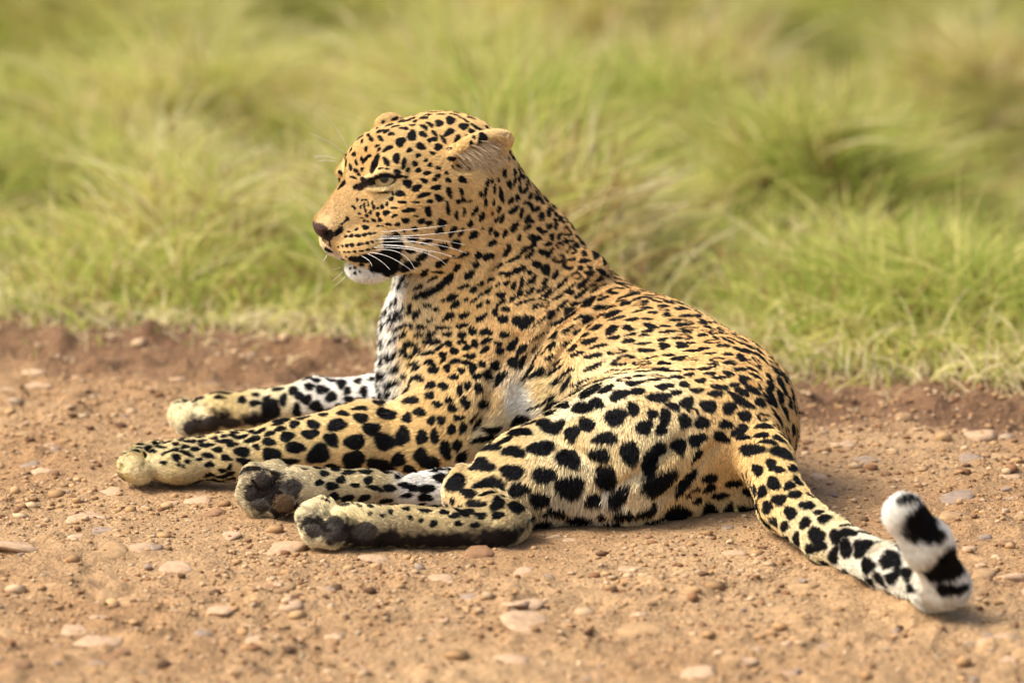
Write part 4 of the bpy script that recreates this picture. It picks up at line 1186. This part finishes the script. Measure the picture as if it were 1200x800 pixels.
for j in range(6):
    m = np.nonzero(np.arange(len(gx)) % 6 == j)[0]
    c_, s_ = np.cos(th[m]), np.sin(th[m])
    v = protos[j][None] * np.stack([gs[m] * rng.uniform(.8, 1.5, len(m)), gs[m], gs[m] * rng.uniform(.4, .8, len(m))], 1)[:, None, :]
    x = v[..., 0] * c_[:, None] - v[..., 1] * s_[:, None]; y = v[..., 0] * s_[:, None] + v[..., 1] * c_[:, None]
    v = np.stack([x + gx[m][:, None], y + gy[m][:, None], v[..., 2] + (gz[m] + gs[m] * .2)[:, None]], -1)
    off = sum(len(a) for a in GV)
    GV.append(v.reshape(-1, 3)); GF.append((IF1[None] + (np.arange(len(m)) * nvp)[:, None, None]).reshape(-1, 3) + off)
    GC.append(np.repeat(pal[pid[m]] * rng.uniform(.8, 1.15, len(m))[:, None], nvp, 0))
m_grav = attr_mat('gravel', 'tint', .9, .15)
gr = mesh_obj('gravel', np.concatenate(GV), np.concatenate(GF), m_grav, colors={'tint': np.clip(np.concatenate(GC), 0, 1)})
tag(gr, 'fine tan and rusty gravel strewn over the dirt road', 'gravel', kind='stuff')

tick('gravel')
# ------------------------------------------------------------------ grass
def grass(name, n_tuft, per, region, hfun, palf, mat, r0, seed):
    g = np.random.default_rng(seed)
    x = g.uniform(region[0], region[1], n_tuft); y = g.uniform(region[2], region[3], n_tuft)
    e_ = edge(x, y)
    h, p = hfun(x, y, e_)
    k = g.random(n_tuft) < p
    x, y, h = x[k], y[k], h[k]
    n = len(x) * per
    tx, ty, th_ = np.repeat(x, per), np.repeat(y, per), np.repeat(h, per)
    az = np.repeat(g.uniform(0, 6.28, len(x)), per)
    lean = np.repeat(g.uniform(.3, 1.15, len(x)), per)
    spread = .085
    bx = tx + g.normal(0, spread, n); by = ty + g.normal(0, spread, n)
    bz = terrain(bx, by) - .01
    a = az + g.normal(0, .9, n)
    ln = np.clip(lean + g.normal(0, .25, n), 0, 1.2)
    L = th_ * g.uniform(.5, 1.15, n)
    K = 5
    pts = []
    for i in range(K):
        t = i / (K - 1)
        out = L * ln * (0.35 * t + .65 * t * t)
        zz = L * t * (1 - .38 * ln * t)
        pts.append(np.c_[bx + np.cos(a) * out, by + np.sin(a) * out, bz + zz])
    P_ = np.stack(pts, 1)
    rr = r0 * g.uniform(.7, 1.3, n)
    rad = np.stack([rr * .8, rr, rr * .85, rr * .55, rr * .12], 1)
    col = palf(tx, ty, edge(tx, ty), n, g)
    o = hair_obj(name, P_, rad, np.clip(col, 0.004, .9), mat)
    return o


m_grass = attr_mat('grass_blade', 'tint', .6, .2, translucent=.45)
GREEN = np.array([lin((138, 154, 60)), lin((166, 176, 80)), lin((194, 194, 100)), lin((220, 208, 130)), lin((236, 220, 170)), lin((166, 132, 84))])


def pal_main(x, y, e_, n, g):
    P_ = np.c_[x, y]
    dry = np.clip(.42 + .6 * fbm(P_, 3.4, 3, 111), 0, .78)
    u = g.random(n)
    q = np.clip(dry * .55 + u * .55, 0, .999)
    idx = np.digitize(q, [.16, .36, .56, .74, .90])
    # a little dead brown grass in patches
    br = np.clip(fbm(P_, 1.4, 2, 131), 0, 1)
    idx = np.where(g.random(n) < .07 + .13 * br, 5, idx)
    idx = np.where((e_ < .20) & (g.random(n) < .5), 4, idx)
    return GREEN[idx] * g.uniform(.75, 1.15, n)[:, None]


def h_main(x, y, e_):
    P_ = np.c_[x, y]
    h = (.17 + .17 * fbm(P_, 2.9, 2, 151)) * (.30 + .70 * sstep(e_, 0.08, .8))
    p = sstep(e_, .05, .20) * np.clip(.55 + 1.9 * fbm(P_, 2.9, 2, 151), .03, 1)
    return np.clip(h, .045, .4), p


gm = grass('grass', 38000, 17, (-3.4, 3.4, .5, 12), h_main, pal_main, m_grass, .0021, 5)
tag(gm, 'tall yellow green savanna grass growing beyond the road edge', 'grass', kind='stuff')


def h_verge(x, y, e_):
    return np.full(len(x), .05), .7 * np.exp(-((e_ - .07) / .05) ** 2)


def pal_verge(x, y, e_, n, g):
    return np.where((g.random(n) < .75)[:, None], lin((222, 204, 152)), lin((176, 176, 86))) * g.uniform(.8, 1.1, n)[:, None]


gv = grass('dry_grass', 9000, 10, (-2.6, 2.6, .2, 2.4), h_verge, pal_verge, m_grass, .0016, 6)
tag(gv, 'short straw coloured dry grass fringing the road edge', 'grass', kind='stuff')
tick('end')
